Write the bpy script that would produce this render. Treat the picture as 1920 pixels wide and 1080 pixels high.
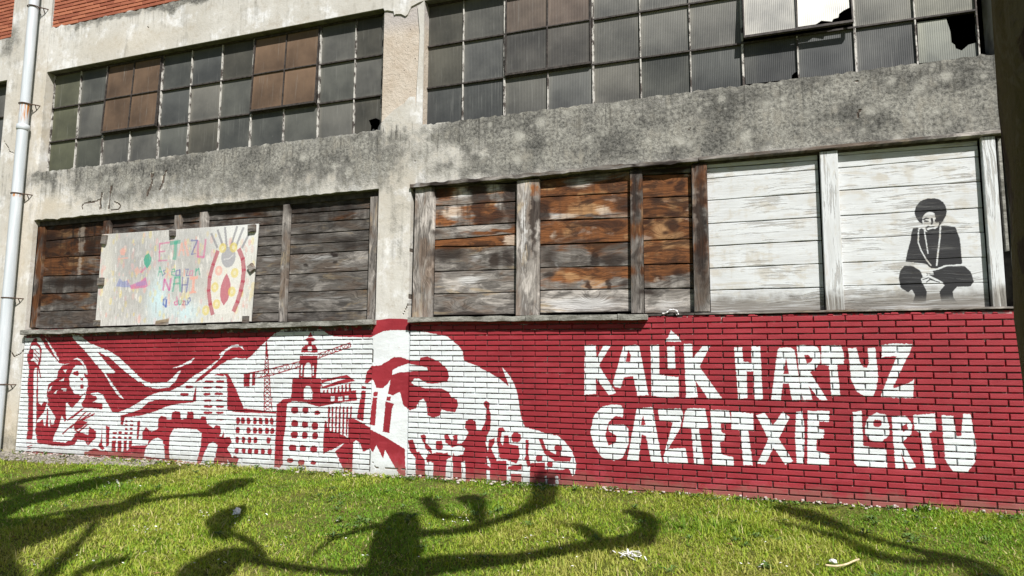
import bpy, bmesh, math, random
import numpy as np
from mathutils import Vector, Matrix
random.seed(7); rng = np.random.default_rng(11)
R = math.radians
for o in list(bpy.data.objects): bpy.data.objects.remove(o, do_unlink=True)
scene = bpy.context.scene
col = scene.collection

# ------------------------------------------------------------------ camera, sky, sun, exposure
F_PX, YAW, PITCH, ROLL = 1294.85, -0.3380, 0.1152, 0.0045
CAM = Vector((0.7738, -6.4328, 1.1004))
def cam_axes():
    cy, sy, cp, sp, cr, sr = math.cos(YAW), math.sin(YAW), math.cos(PITCH), math.sin(PITCH), math.cos(ROLL), math.sin(ROLL)
    f = Vector((sy*cp, cy*cp, sp)); r0 = Vector((cy, -sy, 0)); u0 = r0.cross(f)
    return r0*cr+u0*sr, u0*cr-r0*sr, f
RI, UP, FW = cam_axes()
cam = bpy.data.cameras.new('camera'); camo = bpy.data.objects.new('camera', cam); col.objects.link(camo)
m = Matrix((RI, UP, -FW)).transposed().to_4x4(); m.translation = CAM; camo.matrix_world = m
cam.sensor_width = 36; cam.lens = F_PX/1920*36; cam.clip_start = 0.05; cam.clip_end = 2000
scene.camera = camo
SUN_AZ, SUN_EL = R(38), R(44)          # azimuth from the wall normal towards +x, elevation
SUN = Vector((math.sin(SUN_AZ)*math.cos(SUN_EL), -math.cos(SUN_AZ)*math.cos(SUN_EL), math.sin(SUN_EL)))
w = bpy.data.worlds.new('World'); scene.world = w; w.use_nodes = True
nt = w.node_tree; sky = nt.nodes.new('ShaderNodeTexSky'); sky.sky_type = 'NISHITA'; sky.sun_disc = False
sky.sun_elevation = SUN_EL; sky.sun_rotation = math.atan2(SUN.x, SUN.y)
nt.links.new(sky.outputs[0], nt.nodes['Background'].inputs[0]); nt.nodes['Background'].inputs[1].default_value = 0.05
sl = bpy.data.lights.new('sun', 'SUN'); sl.energy = 5.0; sl.angle = R(0.53); sl.color = (1, 0.965, 0.92)
so = bpy.data.objects.new('sun', sl); col.objects.link(so); so.rotation_euler = SUN.to_track_quat('Z', 'Y').to_euler(); so.location = (6, -8, 12)
scene.view_settings.view_transform = 'Standard'; scene.view_settings.look = 'None'; scene.view_settings.gamma = 1
scene.view_settings.use_curve_mapping = False; scene.view_settings.exposure = 0.53

# ------------------------------------------------------------------ survey: photograph points to places on the facade planes and the lawn
SLOPE = 0.06
def ray(px, py): return FW + RI*((px-960)/F_PX) + UP*((540-py)/F_PX)
def at(px, py, Y=0.0):
    d = ray(px, py); t = (Y-CAM.y)/d.y; p = CAM + d*t; return p.x, p.z
def ground_z(y): return SLOPE*max(-9.0, min(0.0, y))
def on_ground(px, py):
    d = ray(px, py); t = (SLOPE*CAM.y-CAM.z)/(d.z-SLOPE*d.y); return CAM + d*t

# ------------------------------------------------------------------ object helpers
def tag(o, label=None, cat=None, group=None, kind=None):
    if label: o['label'] = label
    if cat: o['category'] = cat
    if group: o['group'] = group
    if kind: o['kind'] = kind
    return o
def empty(name, loc=(0, 0, 0)):
    o = bpy.data.objects.new(name, None); o.location = loc; o.empty_display_size = .2; col.objects.link(o); return o
def link(name, me, parent=None, loc=None, color=None):
    o = bpy.data.objects.new(name, me); col.objects.link(o)
    if loc is not None: o.location = loc
    if parent is not None:
        o.parent = parent
        # parents sit unrotated: keep the child's world place
        pl = Vector((0, 0, 0)); q = parent
        while q is not None: pl += q.location; q = q.parent
        o.location = Vector(o.location) - pl
    if color: o.color = color
    return o
class MB:
    def __init__(s): s.v = []; s.f = []
    def add(s, vs, fs):
        n = len(s.v); s.v += [tuple(p) for p in vs]; s.f += [tuple(i+n for i in f) for f in fs]; return s
    def box(s, x0, x1, y0, y1, z0, z1):
        return s.add([(x0,y0,z0),(x1,y0,z0),(x1,y1,z0),(x0,y1,z0),(x0,y0,z1),(x1,y0,z1),(x1,y1,z1),(x0,y1,z1)],
                     [(0,1,5,4),(1,2,6,5),(2,3,7,6),(3,0,4,7),(4,5,6,7),(3,2,1,0)])
    def slab(s, q, y0, y1, b=0.0):
        """q: four (x,z) corners bl,br,tr,tl; front face at y0 with a chamfer b, back at y1"""
        cx = sum(p[0] for p in q)/4; cz = sum(p[1] for p in q)/4
        def ins(p): return (p[0]+(b if p[0] < cx else -b), p[1]+(b if p[1] < cz else -b))
        vs = [(ins(p)[0], y0, ins(p)[1]) for p in q]+[(p[0], y0+b, p[1]) for p in q]+[(p[0], y1, p[1]) for p in q]
        fs = [(0,1,2,3)]
        for k in range(4):
            j = (k+1) % 4; fs += [(k+4, j+4, j, k), (k+8, j+8, j+4, k+4)]
        fs.append((11,10,9,8)); return s.add(vs, fs)
    def prism(s, poly, y0, y1):
        """extruded outline in the facade plane, front at y0"""
        a = sum(poly[i][0]*poly[(i+1) % len(poly)][1]-poly[(i+1) % len(poly)][0]*poly[i][1] for i in range(len(poly)))
        if a < 0: poly = poly[::-1]
        n = len(poly); vs = [(x, y0, z) for x, z in poly]+[(x, y1, z) for x, z in poly]
        fs = [tuple(range(n)), tuple(range(2*n-1, n-1, -1))]+[(i+n, (i+1) % n+n, (i+1) % n, i) for i in range(n)]
        return s.add(vs, fs)
    def tube(s, pts, rad, n=10, cap=True, wob=0.0):
        pts = [Vector(p) for p in pts]; base = len(s.v); vs = []; fs = []
        up = Vector((0.13, 0.21, 0.97))
        for i, p in enumerate(pts):
            d = (pts[min(i+1, len(pts)-1)]-pts[max(i-1, 0)])
            if d.length < 1e-9: d = Vector((0, 0, 1))
            d.normalize()
            a = d.cross(up)
            if a.length < .2: a = d.cross(Vector((1, 0, 0)))
            a.normalize(); b = d.cross(a).normalized()
            if i and a.dot(pa) < 0: a = -a; b = -b
            pa = a
            for k in range(n):
                t = 2*math.pi*k/n; rr = rad[i]*(1+wob*random.uniform(-1, 1))
                vs.append(p+a*math.cos(t)*rr+b*math.sin(t)*rr)
        for i in range(len(pts)-1):
            for k in range(n):
                fs.append((i*n+k, i*n+(k+1) % n, (i+1)*n+(k+1) % n, (i+1)*n+k))
        if cap: fs += [tuple(range(n-1, -1, -1)), tuple(range((len(pts)-1)*n, len(pts)*n))]
        return s.add(vs, fs)
    def mesh(s, name, mat, smooth=False, origin=None):
        me = bpy.data.meshes.new(name)
        v = s.v if origin is None else [(p[0]-origin[0], p[1]-origin[1], p[2]-origin[2]) for p in s.v]
        me.from_pydata(v, [], s.f); me.materials.append(mat)
        bm = bmesh.new(); bm.from_mesh(me); bmesh.ops.recalc_face_normals(bm, faces=bm.faces); bm.to_mesh(me); bm.free()
        if smooth: me.polygons.foreach_set('use_smooth', [True]*len(me.polygons))
        me.update(); return me
    def build(s, name, mat, parent=None, smooth=False, color=None):
        n = len(s.v); o = [sum(p[k] for p in s.v)/n for k in range(3)]
        return link(name, s.mesh(name, mat, smooth, o), parent, o, color)
def smooth_path(pts, k=6):
    """Catmull-Rom through rows of numbers"""
    P = [pts[0]]+list(pts)+[pts[-1]]; out = []
    for i in range(1, len(P)-2):
        for j in range(k):
            t = j/k; out.append([0.5*((2*b)+(-a+c)*t+(2*a-5*b+4*c-d)*t*t+(-a+3*b-3*c+d)*t**3) for a, b, c, d in zip(P[i-1], P[i], P[i+1], P[i+2])])
    out.append(list(pts[-1])); return out

# ------------------------------------------------------------------ painted masks, drawn here as outlines in metres on the wall
class Canvas:
    def __init__(s, x0, x1, z0, z1, res, ch=1, bg=0.0):
        s.x0, s.z0, s.res = x0, z0, res; s.w = int((x1-x0)/res)+1; s.h = int((z1-z0)/res)+1; s.x1 = x0+s.w*res; s.z1 = z0+s.h*res
        s.a = np.full((s.h, s.w, ch), bg, np.float32)
    def fill(s, poly, val, alpha=1.0):
        P = np.array([((x-s.x0)/s.res, (z-s.z0)/s.res) for x, z in poly]); n = len(P)
        lo = max(0, int(P[:, 1].min())); hi = min(s.h-1, int(P[:, 1].max())+1)
        for y in range(lo, hi+1):
            yc = y+.5; xs = []
            for i in range(n):
                (xa, ya), (xb, yb) = P[i], P[(i+1) % n]
                if (ya <= yc) != (yb <= yc): xs.append(xa+(yc-ya)/(yb-ya)*(xb-xa))
            xs.sort()
            for a, b in zip(xs[::2], xs[1::2]):
                i0 = max(0, int(round(a))); i1 = min(s.w, int(round(b)))
                if i1 > i0: s.a[y, i0:i1] = s.a[y, i0:i1]*(1-alpha)+np.array(val, np.float32)*alpha
    def stroke(s, pts, wid, val, alpha=1.0):
        for (xa, za), (xb, zb) in zip(pts[:-1], pts[1:]):
            d = math.hypot(xb-xa, zb-za) or 1e-6; nx, nz = -(zb-za)/d*wid/2, (xb-xa)/d*wid/2; ex, ez = (xb-xa)/d*wid*.25, (zb-za)/d*wid*.25
            s.fill([(xa+nx-ex, za+nz-ez), (xb+nx+ex, zb+nz+ez), (xb-nx+ex, zb-nz+ez), (xa-nx-ex, za-nz-ez)], val, alpha)
    def blob(s, x, z, rx, rz, val, alpha=1.0, n=18):
        s.fill([(x+rx*math.cos(t*2*math.pi/n), z+rz*math.sin(t*2*math.pi/n)) for t in range(n)], val, alpha)
    def soft(s, x, z, rx, rz, val, c=0):
        zz, xx = np.mgrid[0:s.h, 0:s.w]; X = s.x0+(xx+.5)*s.res; Z = s.z0+(zz+.5)*s.res
        g = np.exp(-(((X-x)/rx)**2+((Z-z)/rz)**2)); s.a[:, :, c] += val*g
    def blur(s, k):
        for _ in range(2):
            for ax in (0, 1):
                a = s.a; p = np.concatenate([np.repeat(np.take(a, [0], ax), k, ax), a, np.repeat(np.take(a, [-1], ax), k, ax)], ax)
                c = np.cumsum(p, ax); n = a.shape[ax]
                hi_ = np.take(c, np.arange(2*k, 2*k+n), ax); lo_ = np.concatenate([np.zeros_like(np.take(c, [0], ax)), np.take(c, np.arange(0, n-1), ax)], ax)
                s.a = (hi_-lo_)/(2*k+1)
    def image(s, name, srgb=False):
        im = bpy.data.images.new(name, s.w, s.h, alpha=False, is_data=not srgb)
        b = np.ones((s.h, s.w, 4), np.float32); a = np.clip(s.a, 0, 1)
        for k in range(3): b[:, :, k] = a[:, :, min(k, a.shape[2]-1)]
        im.pixels.foreach_set(b.ravel()); im.update(); im.pack(); return im

# ------------------------------------------------------------------ node helpers
class N:
    def __init__(s, name):
        s.m = bpy.data.materials.new(name); s.m.use_nodes = True; s.t = s.m.node_tree; s.b = s.t.nodes['Principled BSDF']
    def node(s, typ, **kw):
        n = s.t.nodes.new(typ)
        for k, v in kw.items(): setattr(n, k, v)
        return n
    def put(s, sock, v):
        if hasattr(v, 'default_value') and hasattr(v, 'is_output'): s.t.links.new(v, sock)
        else:
            if sock.type == 'RGBA' and len(v) == 3: v = (*v, 1)
            sock.default_value = v
    def math(s, op, a, b=None, c=None, clamp=False):
        n = s.node('ShaderNodeMath', operation=op, use_clamp=clamp); s.put(n.inputs[0], a)
        if b is not None: s.put(n.inputs[1], b)
        if c is not None: s.put(n.inputs[2], c)
        return n.outputs[0]
    def mix(s, f, a, b, blend='MIX'):
        n = s.node('ShaderNodeMix', data_type='RGBA', blend_type=blend); s.put(n.inputs[0], f); s.put(n.inputs[6], a); s.put(n.inputs[7], b); return n.outputs[2]
    def step(s, x, lo, hi):
        n = s.node('ShaderNodeMapRange', interpolation_type='SMOOTHSTEP'); s.put(n.inputs[0], x); s.put(n.inputs[1], lo); s.put(n.inputs[2], hi); return n.outputs[0]
    def noise(s, vec, scale, detail=4, rough=.55, dist=0.0, out=0):
        n = s.node('ShaderNodeTexNoise'); s.put(n.inputs['Vector'], vec); s.put(n.inputs['Scale'], scale); s.put(n.inputs['Detail'], detail); s.put(n.inputs['Roughness'], rough); s.put(n.inputs['Distortion'], dist); return n.outputs[out]
    def voro(s, vec, scale, out='Distance', feature='F1', rnd=1.0):
        n = s.node('ShaderNodeTexVoronoi', feature=feature); s.put(n.inputs['Vector'], vec); s.put(n.inputs['Scale'], scale); s.put(n.inputs['Randomness'], rnd); return n.outputs[out]
    def vmul(s, vec, v, add=(0, 0, 0)):
        n = s.node('ShaderNodeVectorMath', operation='MULTIPLY_ADD'); s.put(n.inputs[0], vec); s.put(n.inputs[1], v); s.put(n.inputs[2], add); return n.outputs[0]
    def coords(s, obj=None):
        n = s.node('ShaderNodeTexCoord')
        if obj is not None: n.object = obj
        return n.outputs['Object']
    def sep(s, vec):
        n = s.node('ShaderNodeSeparateXYZ'); s.put(n.inputs[0], vec); return n.outputs
    def comb(s, x, y, z):
        n = s.node('ShaderNodeCombineXYZ'); s.put(n.inputs[0], x); s.put(n.inputs[1], y); s.put(n.inputs[2], z); return n.outputs[0]
    def info(s): return s.node('ShaderNodeObjectInfo').outputs
    def map(s, cv, img, vec, wob=None):
        """mask picture lookup in wall metres"""
        x, y, z = s.sep(vec)
        if wob is not None:
            wx, wy, wz = s.sep(wob); x = s.math('ADD', x, wx); z = s.math('ADD', z, wz)
        u = s.math('DIVIDE', s.math('SUBTRACT', x, cv.x0), cv.w*cv.res); v = s.math('DIVIDE', s.math('SUBTRACT', z, cv.z0), cv.h*cv.res)
        n = s.node('ShaderNodeTexImage', image=img, extension='EXTEND', interpolation='Linear'); s.put(n.inputs[0], s.comb(u, v, 0.0)); return n.outputs[0]
    def bump(s, h, dist=.01, strength=1.0):
        n = s.node('ShaderNodeBump'); s.put(n.inputs['Height'], h); n.inputs['Distance'].default_value = dist; n.inputs['Strength'].default_value = strength; s.t.links.new(n.outputs[0], s.b.inputs['Normal'])
    def done(s, color, rough=.8, spec=.3):
        s.put(s.b.inputs['Base Color'], color); s.put(s.b.inputs['Roughness'], rough); s.b.inputs['Specular IOR Level'].default_value = spec; return s.m

def flat_mat(name, c, rough=.7, var=.25, sc=20.0, spec=.3):
    n = N(name); p = n.coords(); q = n.noise(p, sc, 5, .6)
    return n.done(n.mix(n.step(q, .3, .7), tuple(k*(1-var) for k in c), tuple(min(1, k*(1+var)) for k in c)), rough, spec)

# ================================================================== roots
building = tag(empty('factory_building', (0, 0, 0)), 'old concrete and brick factory facade with metal framed windows and boarded openings', 'building')
# ================================================================== the mural: red paint (0) and white paint (1), outlines surveyed on the wall
REG = {'Q': (620,590,2.408), 'A': (0,590,3.6), 'a': (20,600,7.7125), 'b': (20,730,7.2), 'B': (200,590,3.6), 'C': (420,590,3.6), 'D': (620,590,3.375), 'E': (820,590,3.1765),
       'F': (1060,590,3.177), 'G': (1480,580,2.7), 'g': (1480,580,5.686), 'S': (1660,350,4.32), 'H': (160,400,4.697), 'P': (0,0,1)}
def rg(r, p, Y=0.0):
    x0, y0, k = REG[r]; return at(x0+p[0]/k, y0+p[1]/k, Y)
MU = Canvas(-8.35, 2.85, -0.15, 1.70, 0.003)
def W(r, *pts): MU.fill([rg(r, p) for p in pts], 1.0)
def D(r, *pts): MU.fill([rg(r, p) for p in pts], 0.0)
def line(r, wid, val, *pts): MU.stroke([rg(r, p) for p in pts], wid, val)
def dots(val, r, *cs):
    for cx, cy, rx, ry in cs: MU.fill([rg(r, (cx+rx*c, cy+ry*s)) for c, s in ((1,.3),(.7,.85),(.2,1),(-.6,.95),(-1,.4),(-.95,-.5),(-.55,-1),(.35,-.95),(.9,-.7))], val)
# -- woman with a flag, far left
W('A', (95,990),(160,150),(270,150),(310,225),(350,270),(400,328),(440,335),(500,320),(560,330),(590,380),(590,470),(575,560),(548,600),(560,630),(640,632),(690,640),(690,600),(640,590),(625,590),(660,570),(650,550),(605,540),(620,530),(660,523),(690,540),(720,590),(760,660),(830,660),(936,610),(936,700),(840,680),(820,700),(815,745),(770,760),(745,900),(690,925),(640,900),(600,915),(575,972),(495,972),(505,945),(400,938),(300,926),(190,921),(178,985))
D('A', (150,120),(470,120),(560,300),(590,330),(560,300),(520,292),(490,300),(440,330),(400,325),(370,285),(330,225),(300,170),(262,155),(262,120),(238,120),(238,158),(150,158))
W('A', (135,158),(228,158),(210,200),(140,200))
D('a', (335,268),(385,262),(400,335),(440,395),(442,480),(430,640),(405,662),(430,760),(442,850),(425,842),(400,720),(396,690),(396,1085),(380,1085),(378,690),(350,690),(335,750),(330,900),(335,1085),(245,1085),(248,880),(265,760),(255,640),(238,590),(240,500),(270,430),(285,350))
W('a', (295,380),(330,370),(380,375),(412,400),(425,500),(400,600),(390,650),(360,610),(300,592),(288,580),(330,540),(330,440),(290,405))
for q in (((340,425),(412,500)),((340,480),(408,560)),((340,540),(395,590))): line('a', .012, 0, *q)
W('a', (375,318),(385,290),(405,335),(450,350),(520,430),(600,520),(650,590),(600,560),(500,450),(440,390),(415,360))
W('a', (500,270),(515,272),(600,400),(660,500),(700,575),(690,590),(640,520),(590,430))
D('b', (237,0),(305,0),(303,560),(290,680),(210,680),(225,560),(235,300))
D('b', (345,0),(360,0),(374,180),(415,215),(450,160),(500,190),(520,150),(490,40),(520,-30),(860,-30),(1010,40),(1000,75),(960,120),(925,150),(820,245),(760,165),(742,170),(742,300),(752,400),(735,440),(720,430),(700,360),(640,500),(580,640),(570,700),(740,720),(765,690),(820,690),(842,760),(700,770),(560,760),(420,740),(360,720),(330,560),(345,440))
W('b', (488,190),(540,280),(606,380),(578,470),(545,472),(542,400),(525,430),(532,505),(508,502),(506,260),(490,260),(480,400),(467,497),(448,482),(438,405),(420,410),(390,440),(352,442),(370,400),(430,330),(468,262))
D('b', (830,400),(1000,255),(960,258),(880,320),(800,375))
for q in (((810,520),(1020,300)),((870,470),(1080,320)),((700,600),(835,480)),((760,420),(900,330)),((960,420),(1130,330)),((860,620),(1040,470)),((830,690),(900,590),(1040,640)),((880,560),(960,600),(1050,630))): line('b', .019, 0, *q)
D('b', (850,480),(960,420),(1040,440),(960,520),(860,560)); D('b', (1060,500),(1110,540),(1150,560),(1152,660),(1100,700),(1050,760),(1040,640))
D('b', (850,640),(900,600),(1040,650),(1045,760),(1000,700),(900,680),(860,750),(765,755))
W('b', (290,742),(420,740),(560,762),(760,772),(860,760),(900,682),(990,692),(1030,772),(1000,835),(960,945),(850,932),(892,872),(780,882),(500,852),(380,832),(250,832),(213,832),(213,770),(205,690),(282,682),(300,640),(315,560),(325,520),(330,600),(358,722))
for q in (((215,720),(280,725)),((220,775),(290,755)),((225,805),(275,790))): line('b', .012, 0, *q)
D('b', (205,838),(380,834),(560,872),(880,885),(850,935),(960,947),(1002,840),(1152,830),(1300,900),(1300,1090),(800,1012),(210,947))
D('A', (500,302),(540,292),(575,325),(586,382),(560,345),(510,345),(492,390),(468,425),(470,480),(490,532),(560,540),(540,590),(490,640),(450,590),(442,650),(420,690),(400,740),(345,680),(330,600),(315,540),(325,470),(385,430),(392,380),(420,345),(480,325))
D('A', (345,680),(400,740),(400,780),(250,860),(250,740),(300,700))
W('b', (488,190),(540,280),(606,380),(578,470),(545,472),(542,400),(525,430),(532,505),(508,502),(506,260),(490,260),(480,400),(467,497),(448,482),(438,405),(420,410),(390,440),(352,442),(370,400),(430,330),(468,262))
W('b', (690,355),(720,430),(700,480),(760,400),(765,480),(700,540),(640,570),(625,610),(615,690),(570,692),(590,620),(640,520))
W('b', (745,162),(818,262),(925,150),(972,85),(1012,60),(985,120),(945,175),(942,245),(870,330),(800,380),(765,400),(748,300))
W('A', (425,375),(452,370),(440,392)); W('A', (398,448),(432,428),(428,445)); W('A', (412,498),(450,498),(445,518),(428,515)); W('A', (325,520),(335,490),(352,478),(340,510)); W('A', (362,532),(392,503),(378,532))
W('A', (495,302),(520,290),(550,305),(580,350),(586,380),(568,398),(576,365),(555,330),(525,303))
W('A', (495,360),(530,345),(568,372),(592,430),(590,490),(570,532),(548,546),(500,532),(480,490),(465,430))
D('A', (482,398),(500,385),(525,378),(535,400),(525,416),(505,408)); D('A', (540,428),(562,430),(558,447),(545,445)); D('A', (538,478),(552,470),(568,478),(562,500),(545,500)); D('A', (565,398),(592,405),(590,440),(575,425))
D('A', (690,740),(722,735),(746,760),(742,850),(722,892),(690,915),(660,890),(682,845),(686,790))
# -- flag folds and mountain ridge
W('A', (470,128),(540,140),(600,190),(700,230),(760,270),(830,320),(880,380),(940,430),(940,458),(870,405),(800,345),(740,290),(655,248),(720,330),(780,388),(765,396),(715,398),(760,470),(838,572),(800,552),(750,480),(705,400),(640,325),(570,240),(500,170))
W('B', (0,235),(80,285),(170,370),(240,440),(300,465),(400,458),(440,430),(480,385),(502,376),(470,440),(420,492),(340,500),(270,487),(200,432),(110,342),(0,262))
W('B', (442,362),(490,345),(560,310),(594,288),(572,325),(500,352))
W('B', (-30,600),(0,615),(30,655),(70,662),(150,632),(220,590),(290,545),(350,525),(430,515),(520,470),(590,410),(660,370),(770,290),(760,265),(800,236),(840,208),(880,202),(915,214),(930,240),(900,217),(850,220),(800,250),(785,280),(690,370),(620,425),(592,460),(640,440),(700,388),(760,342),(830,305),(900,300),(940,295),(940,1040),(0,925),(-30,880))
D('B', (92,682),(170,658),(230,638),(280,590),(360,570),(470,576),(580,580),(590,592),(480,602),(400,622),(330,652),(230,682),(122,692),(110,745),(95,742))
D('B', (578,585),(592,520),(606,478),(602,587))
dots(0, 'B', (690,452,31,9),(765,452,28,9),(682,492,30,8),(757,490,30,8),(677,537,25,9),(757,535,30,9),(680,580,28,8),(760,580,26,7),(685,621,31,8),(765,621,29,8),(683,662,31,9),(765,662,26,8),(765,709,30,5),(557,488,28,10),(525,538,30,10))
D('B', (720,408),(760,398),(820,398),(842,430),(930,650),(936,665),(850,652),(815,630),(810,420),(760,412))
D('B', (345,770),(350,700),(370,682),(400,690),(405,706),(435,706),(440,660),(465,650),(495,655),(500,706),(540,706),(545,655),(585,655),(590,706),(630,706),(640,685),(670,690),(676,735),(720,765),(740,745),(768,752),(772,790),(760,820),(842,826),(848,870),(822,905),(838,950),(822,990),(838,1035),(730,1035),(720,1000),(750,880),(718,858),(690,872),(660,930),(630,1025),(600,1025),(636,880),(640,800),(610,775),(520,768),(450,770),(425,820),(420,900),(430,1030),(400,1030),(386,880),(372,842),(345,830),(310,842),(262,900),(238,1025),(180,1015),(-60,960),(-60,930),(130,925),(170,885),(270,880),(285,850),(240,840),(242,790),(265,758),(300,792))
D('B', (205,720),(226,714),(216,842),(203,838)); D('B', (840,1012),(850,960),(870,945),(892,960),(886,1000),(866,1035),(846,1035)); D('B', (857,672),(842,720),(815,830),(772,830),(790,790),(820,745)); D('B', (-5,748),(20,758),(15,882),(-5,892))
dots(0, 'B', (132,720,11,7),(168,720,11,7),(132,746,11,7),(166,746,11,7),(130,773,11,7),(165,770,11,7),(52,800,13,9),(90,797,13,11),(130,800,12,9),(165,800,12,9),(50,830,12,8),(88,830,13,9),(125,832,12,8),(160,830,12,8))
for a, b in ((34,60),(74,100),(114,136),(150,171)): D('B', (a,852),(b,848),(b-2,925),(a-3,925))
# -- skyline, crane and bell tower
W('C', (0,330),(20,310),(80,290),(150,302),(182,280),(250,210),(300,165),(345,125),(385,100),(430,92),(560,90),(660,100),(700,130),(740,146),(850,151),(1000,153),(1000,1075),(0,1040))
dots(0, 'C', (28,452,0.1,0.1))
D('C', (-5,398),(20,400),(42,420),(128,612),(136,662),(60,655),(22,640),(18,420)); D('C', (128,632),(200,640),(352,655),(352,667),(130,662))
line('C', .012, 0, (285,185),(272,400),(272,655)); line('C', .012, 0, (288,185),(304,400),(324,655))
zz = [(274+(k%2)*(24+k*1.3), 285+k*26) for k in range(15)]; line('C', .008, 0, *zz); zz = [(274+((k+1)%2)*(24+k*1.3), 285+k*26) for k in range(15)]; line('C', .008, 0, *zz)
D('C', (285,180),(296,285),(276,285))
line('C', .012, 0, (130,402),(300,370),(512,316)); line('C', .012, 0, (212,430),(320,408),(512,350))
line('C', .007, 0, *[(210+k*20, (384 if k%2 else 430)-k*(4.4 if k%2 else 5.0)) for k in range(16)])
line('C', .011, 0, (635,266),(850,190)); line('C', .011, 0, (638,292),(856,216)); line('C', .01, 0, (850,190),(857,216)); line('C', .007, 0, *[(640+k*14, (266 if k%2 else 290)-k*5) for k in range(16)])
D('C', (133,400),(175,393),(172,484),(132,486)); D('C', (190,388),(211,386),(208,477),(188,480))
D('C', (583,112),(600,150),(569,150)); D('C', (543,170),(570,155),(600,155),(624,170),(605,181),(560,181)); D('C', (568,178),(592,178),(592,208),(568,208)); D('C', (519,254),(525,225),(550,205),(615,205),(631,230),(634,256))
W('C', (566,215),(592,215),(592,246),(566,246))
D('C', (512,276),(634,276),(620,432),(504,432)); W('C', (540,422),(543,350),(558,326),(578,324),(588,350),(590,422)); W('C', (521,340),(530,340),(527,412),(519,412)); W('C', (597,345),(606,345),(606,412),(598,412))
D('C', (462,424),(656,430),(650,500),(660,592),(560,592),(450,582)); W('C', (538,572),(540,502),(558,480),(583,484),(596,520),(596,572))
D('C', (655,440),(720,428),(830,406),(888,448),(842,456),(750,478),(660,502)); W('C', (660,462),(740,440),(800,428),(835,430),(760,450),(668,486))
for k in range(8): D('C', (668+k*25,512-k*7),(680+k*25,508-k*7),(680+k*25,540-k*3),(666+k*25,545-k*3))
D('C', (640,524),(700,532),(892,510),(897,580),(800,590),(690,612),(640,622),(540,595),(650,585)); W('C', (722,552),(746,550),(746,582),(722,584)); W('C', (770,556),(800,552),(800,580),(770,582)); W('C', (815,548),(840,545),(840,574),(815,577))
for k in range(7): D('C', (702+k*25,620),(714+k*25,620),(712+k*24,830),(700+k*24,800))
D('C', (680,714),(692,722),(702,782),(780,800),(838,832),(838,704),(882,704),(1004,770),(1004,895),(945,925),(920,872),(892,846),(872,862),(866,1062),(828,1062),(750,922),(822,866),(770,882),(668,942),(670,850))
D('C', (355,608),(400,570),(452,564),(452,592),(425,602),(415,760),(402,832),(395,1012),(375,1034),(338,1027),(350,760))
for cx, cy, wd, ht in ((478,645,48,48),(550,645,42,48),(627,662,36,30),(477,735,48,48),(547,742,42,46),(614,752,46,50),(475,812,50,46),(545,815,40,46),(614,818,42,46),(462,900,54,48),(532,902,44,44),(605,908,48,48),(445,985,44,32),(521,998,46,38),(603,998,40,28)): dots(0, 'C', (cx,cy,wd/2,ht/2))
for y, xs, wd, ht in ((715,(95,128,165,208,247,287,322),27,46),(780,(92,165,208,245,290,325),29,44),(845,(88,130,172,212,300),26,44),(920,(85,132,175,217,262,308),29,42)):
    for x in xs: dots(0, 'C', (x, y+(x-85)*.02, wd/2, ht/2))
D('C', (-5,830),(40,824),(52,860),(20,905),(46,945),(52,968),(70,950),(100,968),(92,1000),(62,1035),(-5,1035)); W('C', (24,975),(38,1005),(24,1022))
# -- giant head with loose hair around the pillar
W('E', (-10,118),(60,130),(120,180),(150,215),(156,275),(220,300),(300,340),(370,382),(427,428),(385,312),(420,352),(457,410),(477,470),(490,560),(502,622),(522,672),(600,690),(650,710),(717,720),(762,760),(802,810),(828,890),(820,945),(802,962),(790,925),(700,940),(720,965),(720,1030),(-10,1000))
W('D', (262,140),(330,105),(390,97),(500,100),(600,110),(700,130),(760,160),(800,195),(835,240),(845,295),(945,330),(945,1060),(250,1030))
D('D', (215,432),(225,370),(258,325),(320,320),(400,268),(450,270),(490,285),(560,292),(570,272),(610,264),(650,280),(690,300),(737,345),(750,390),(737,427),(640,438),(600,430),(560,405),(530,405),(510,430),(530,446),(600,466),(700,466),(747,490),(762,520),(800,536),(806,575),(787,617),(740,612),(702,600),(687,642),(650,652),(613,637),(604,560),(588,532),(560,545),(540,592),(500,607),(460,570),(440,490),(412,500),(397,512),(364,500),(380,410),(360,440),(330,466),(290,462),(275,420),(252,400),(240,432))
W('D', (389,382),(394,350),(430,330),(490,310),(560,325),(612,334),(616,356),(500,361),(430,366))
D('D', (272,489),(300,487),(298,516),(272,516)); D('D', (268,524),(296,524),(282,702),(244,696)); D('D', (357,519),(383,519),(379,546),(354,543)); D('D', (349,548),(402,564),(390,592),(372,748),(331,741)); D('D', (198,450),(226,455),(223,472),(197,472)); D('D', (195,480),(223,482),(206,672),(164,662)); D('D', (215,430),(228,360),(262,325),(268,400),(240,432))
D('D', (118,660),(250,725),(350,775),(471,850),(476,1040),(440,1020),(345,855),(334,912),(290,825),(268,872),(235,820),(206,870),(180,800),(140,788),(135,1010),(95,1010),(28,870),(100,800),(0,862),(0,770),(115,782))
D('D', (240,160),(252,100),(290,36),(400,20),(500,10),(500,45),(472,97),(380,99),(330,107),(285,128),(240,150))
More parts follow.
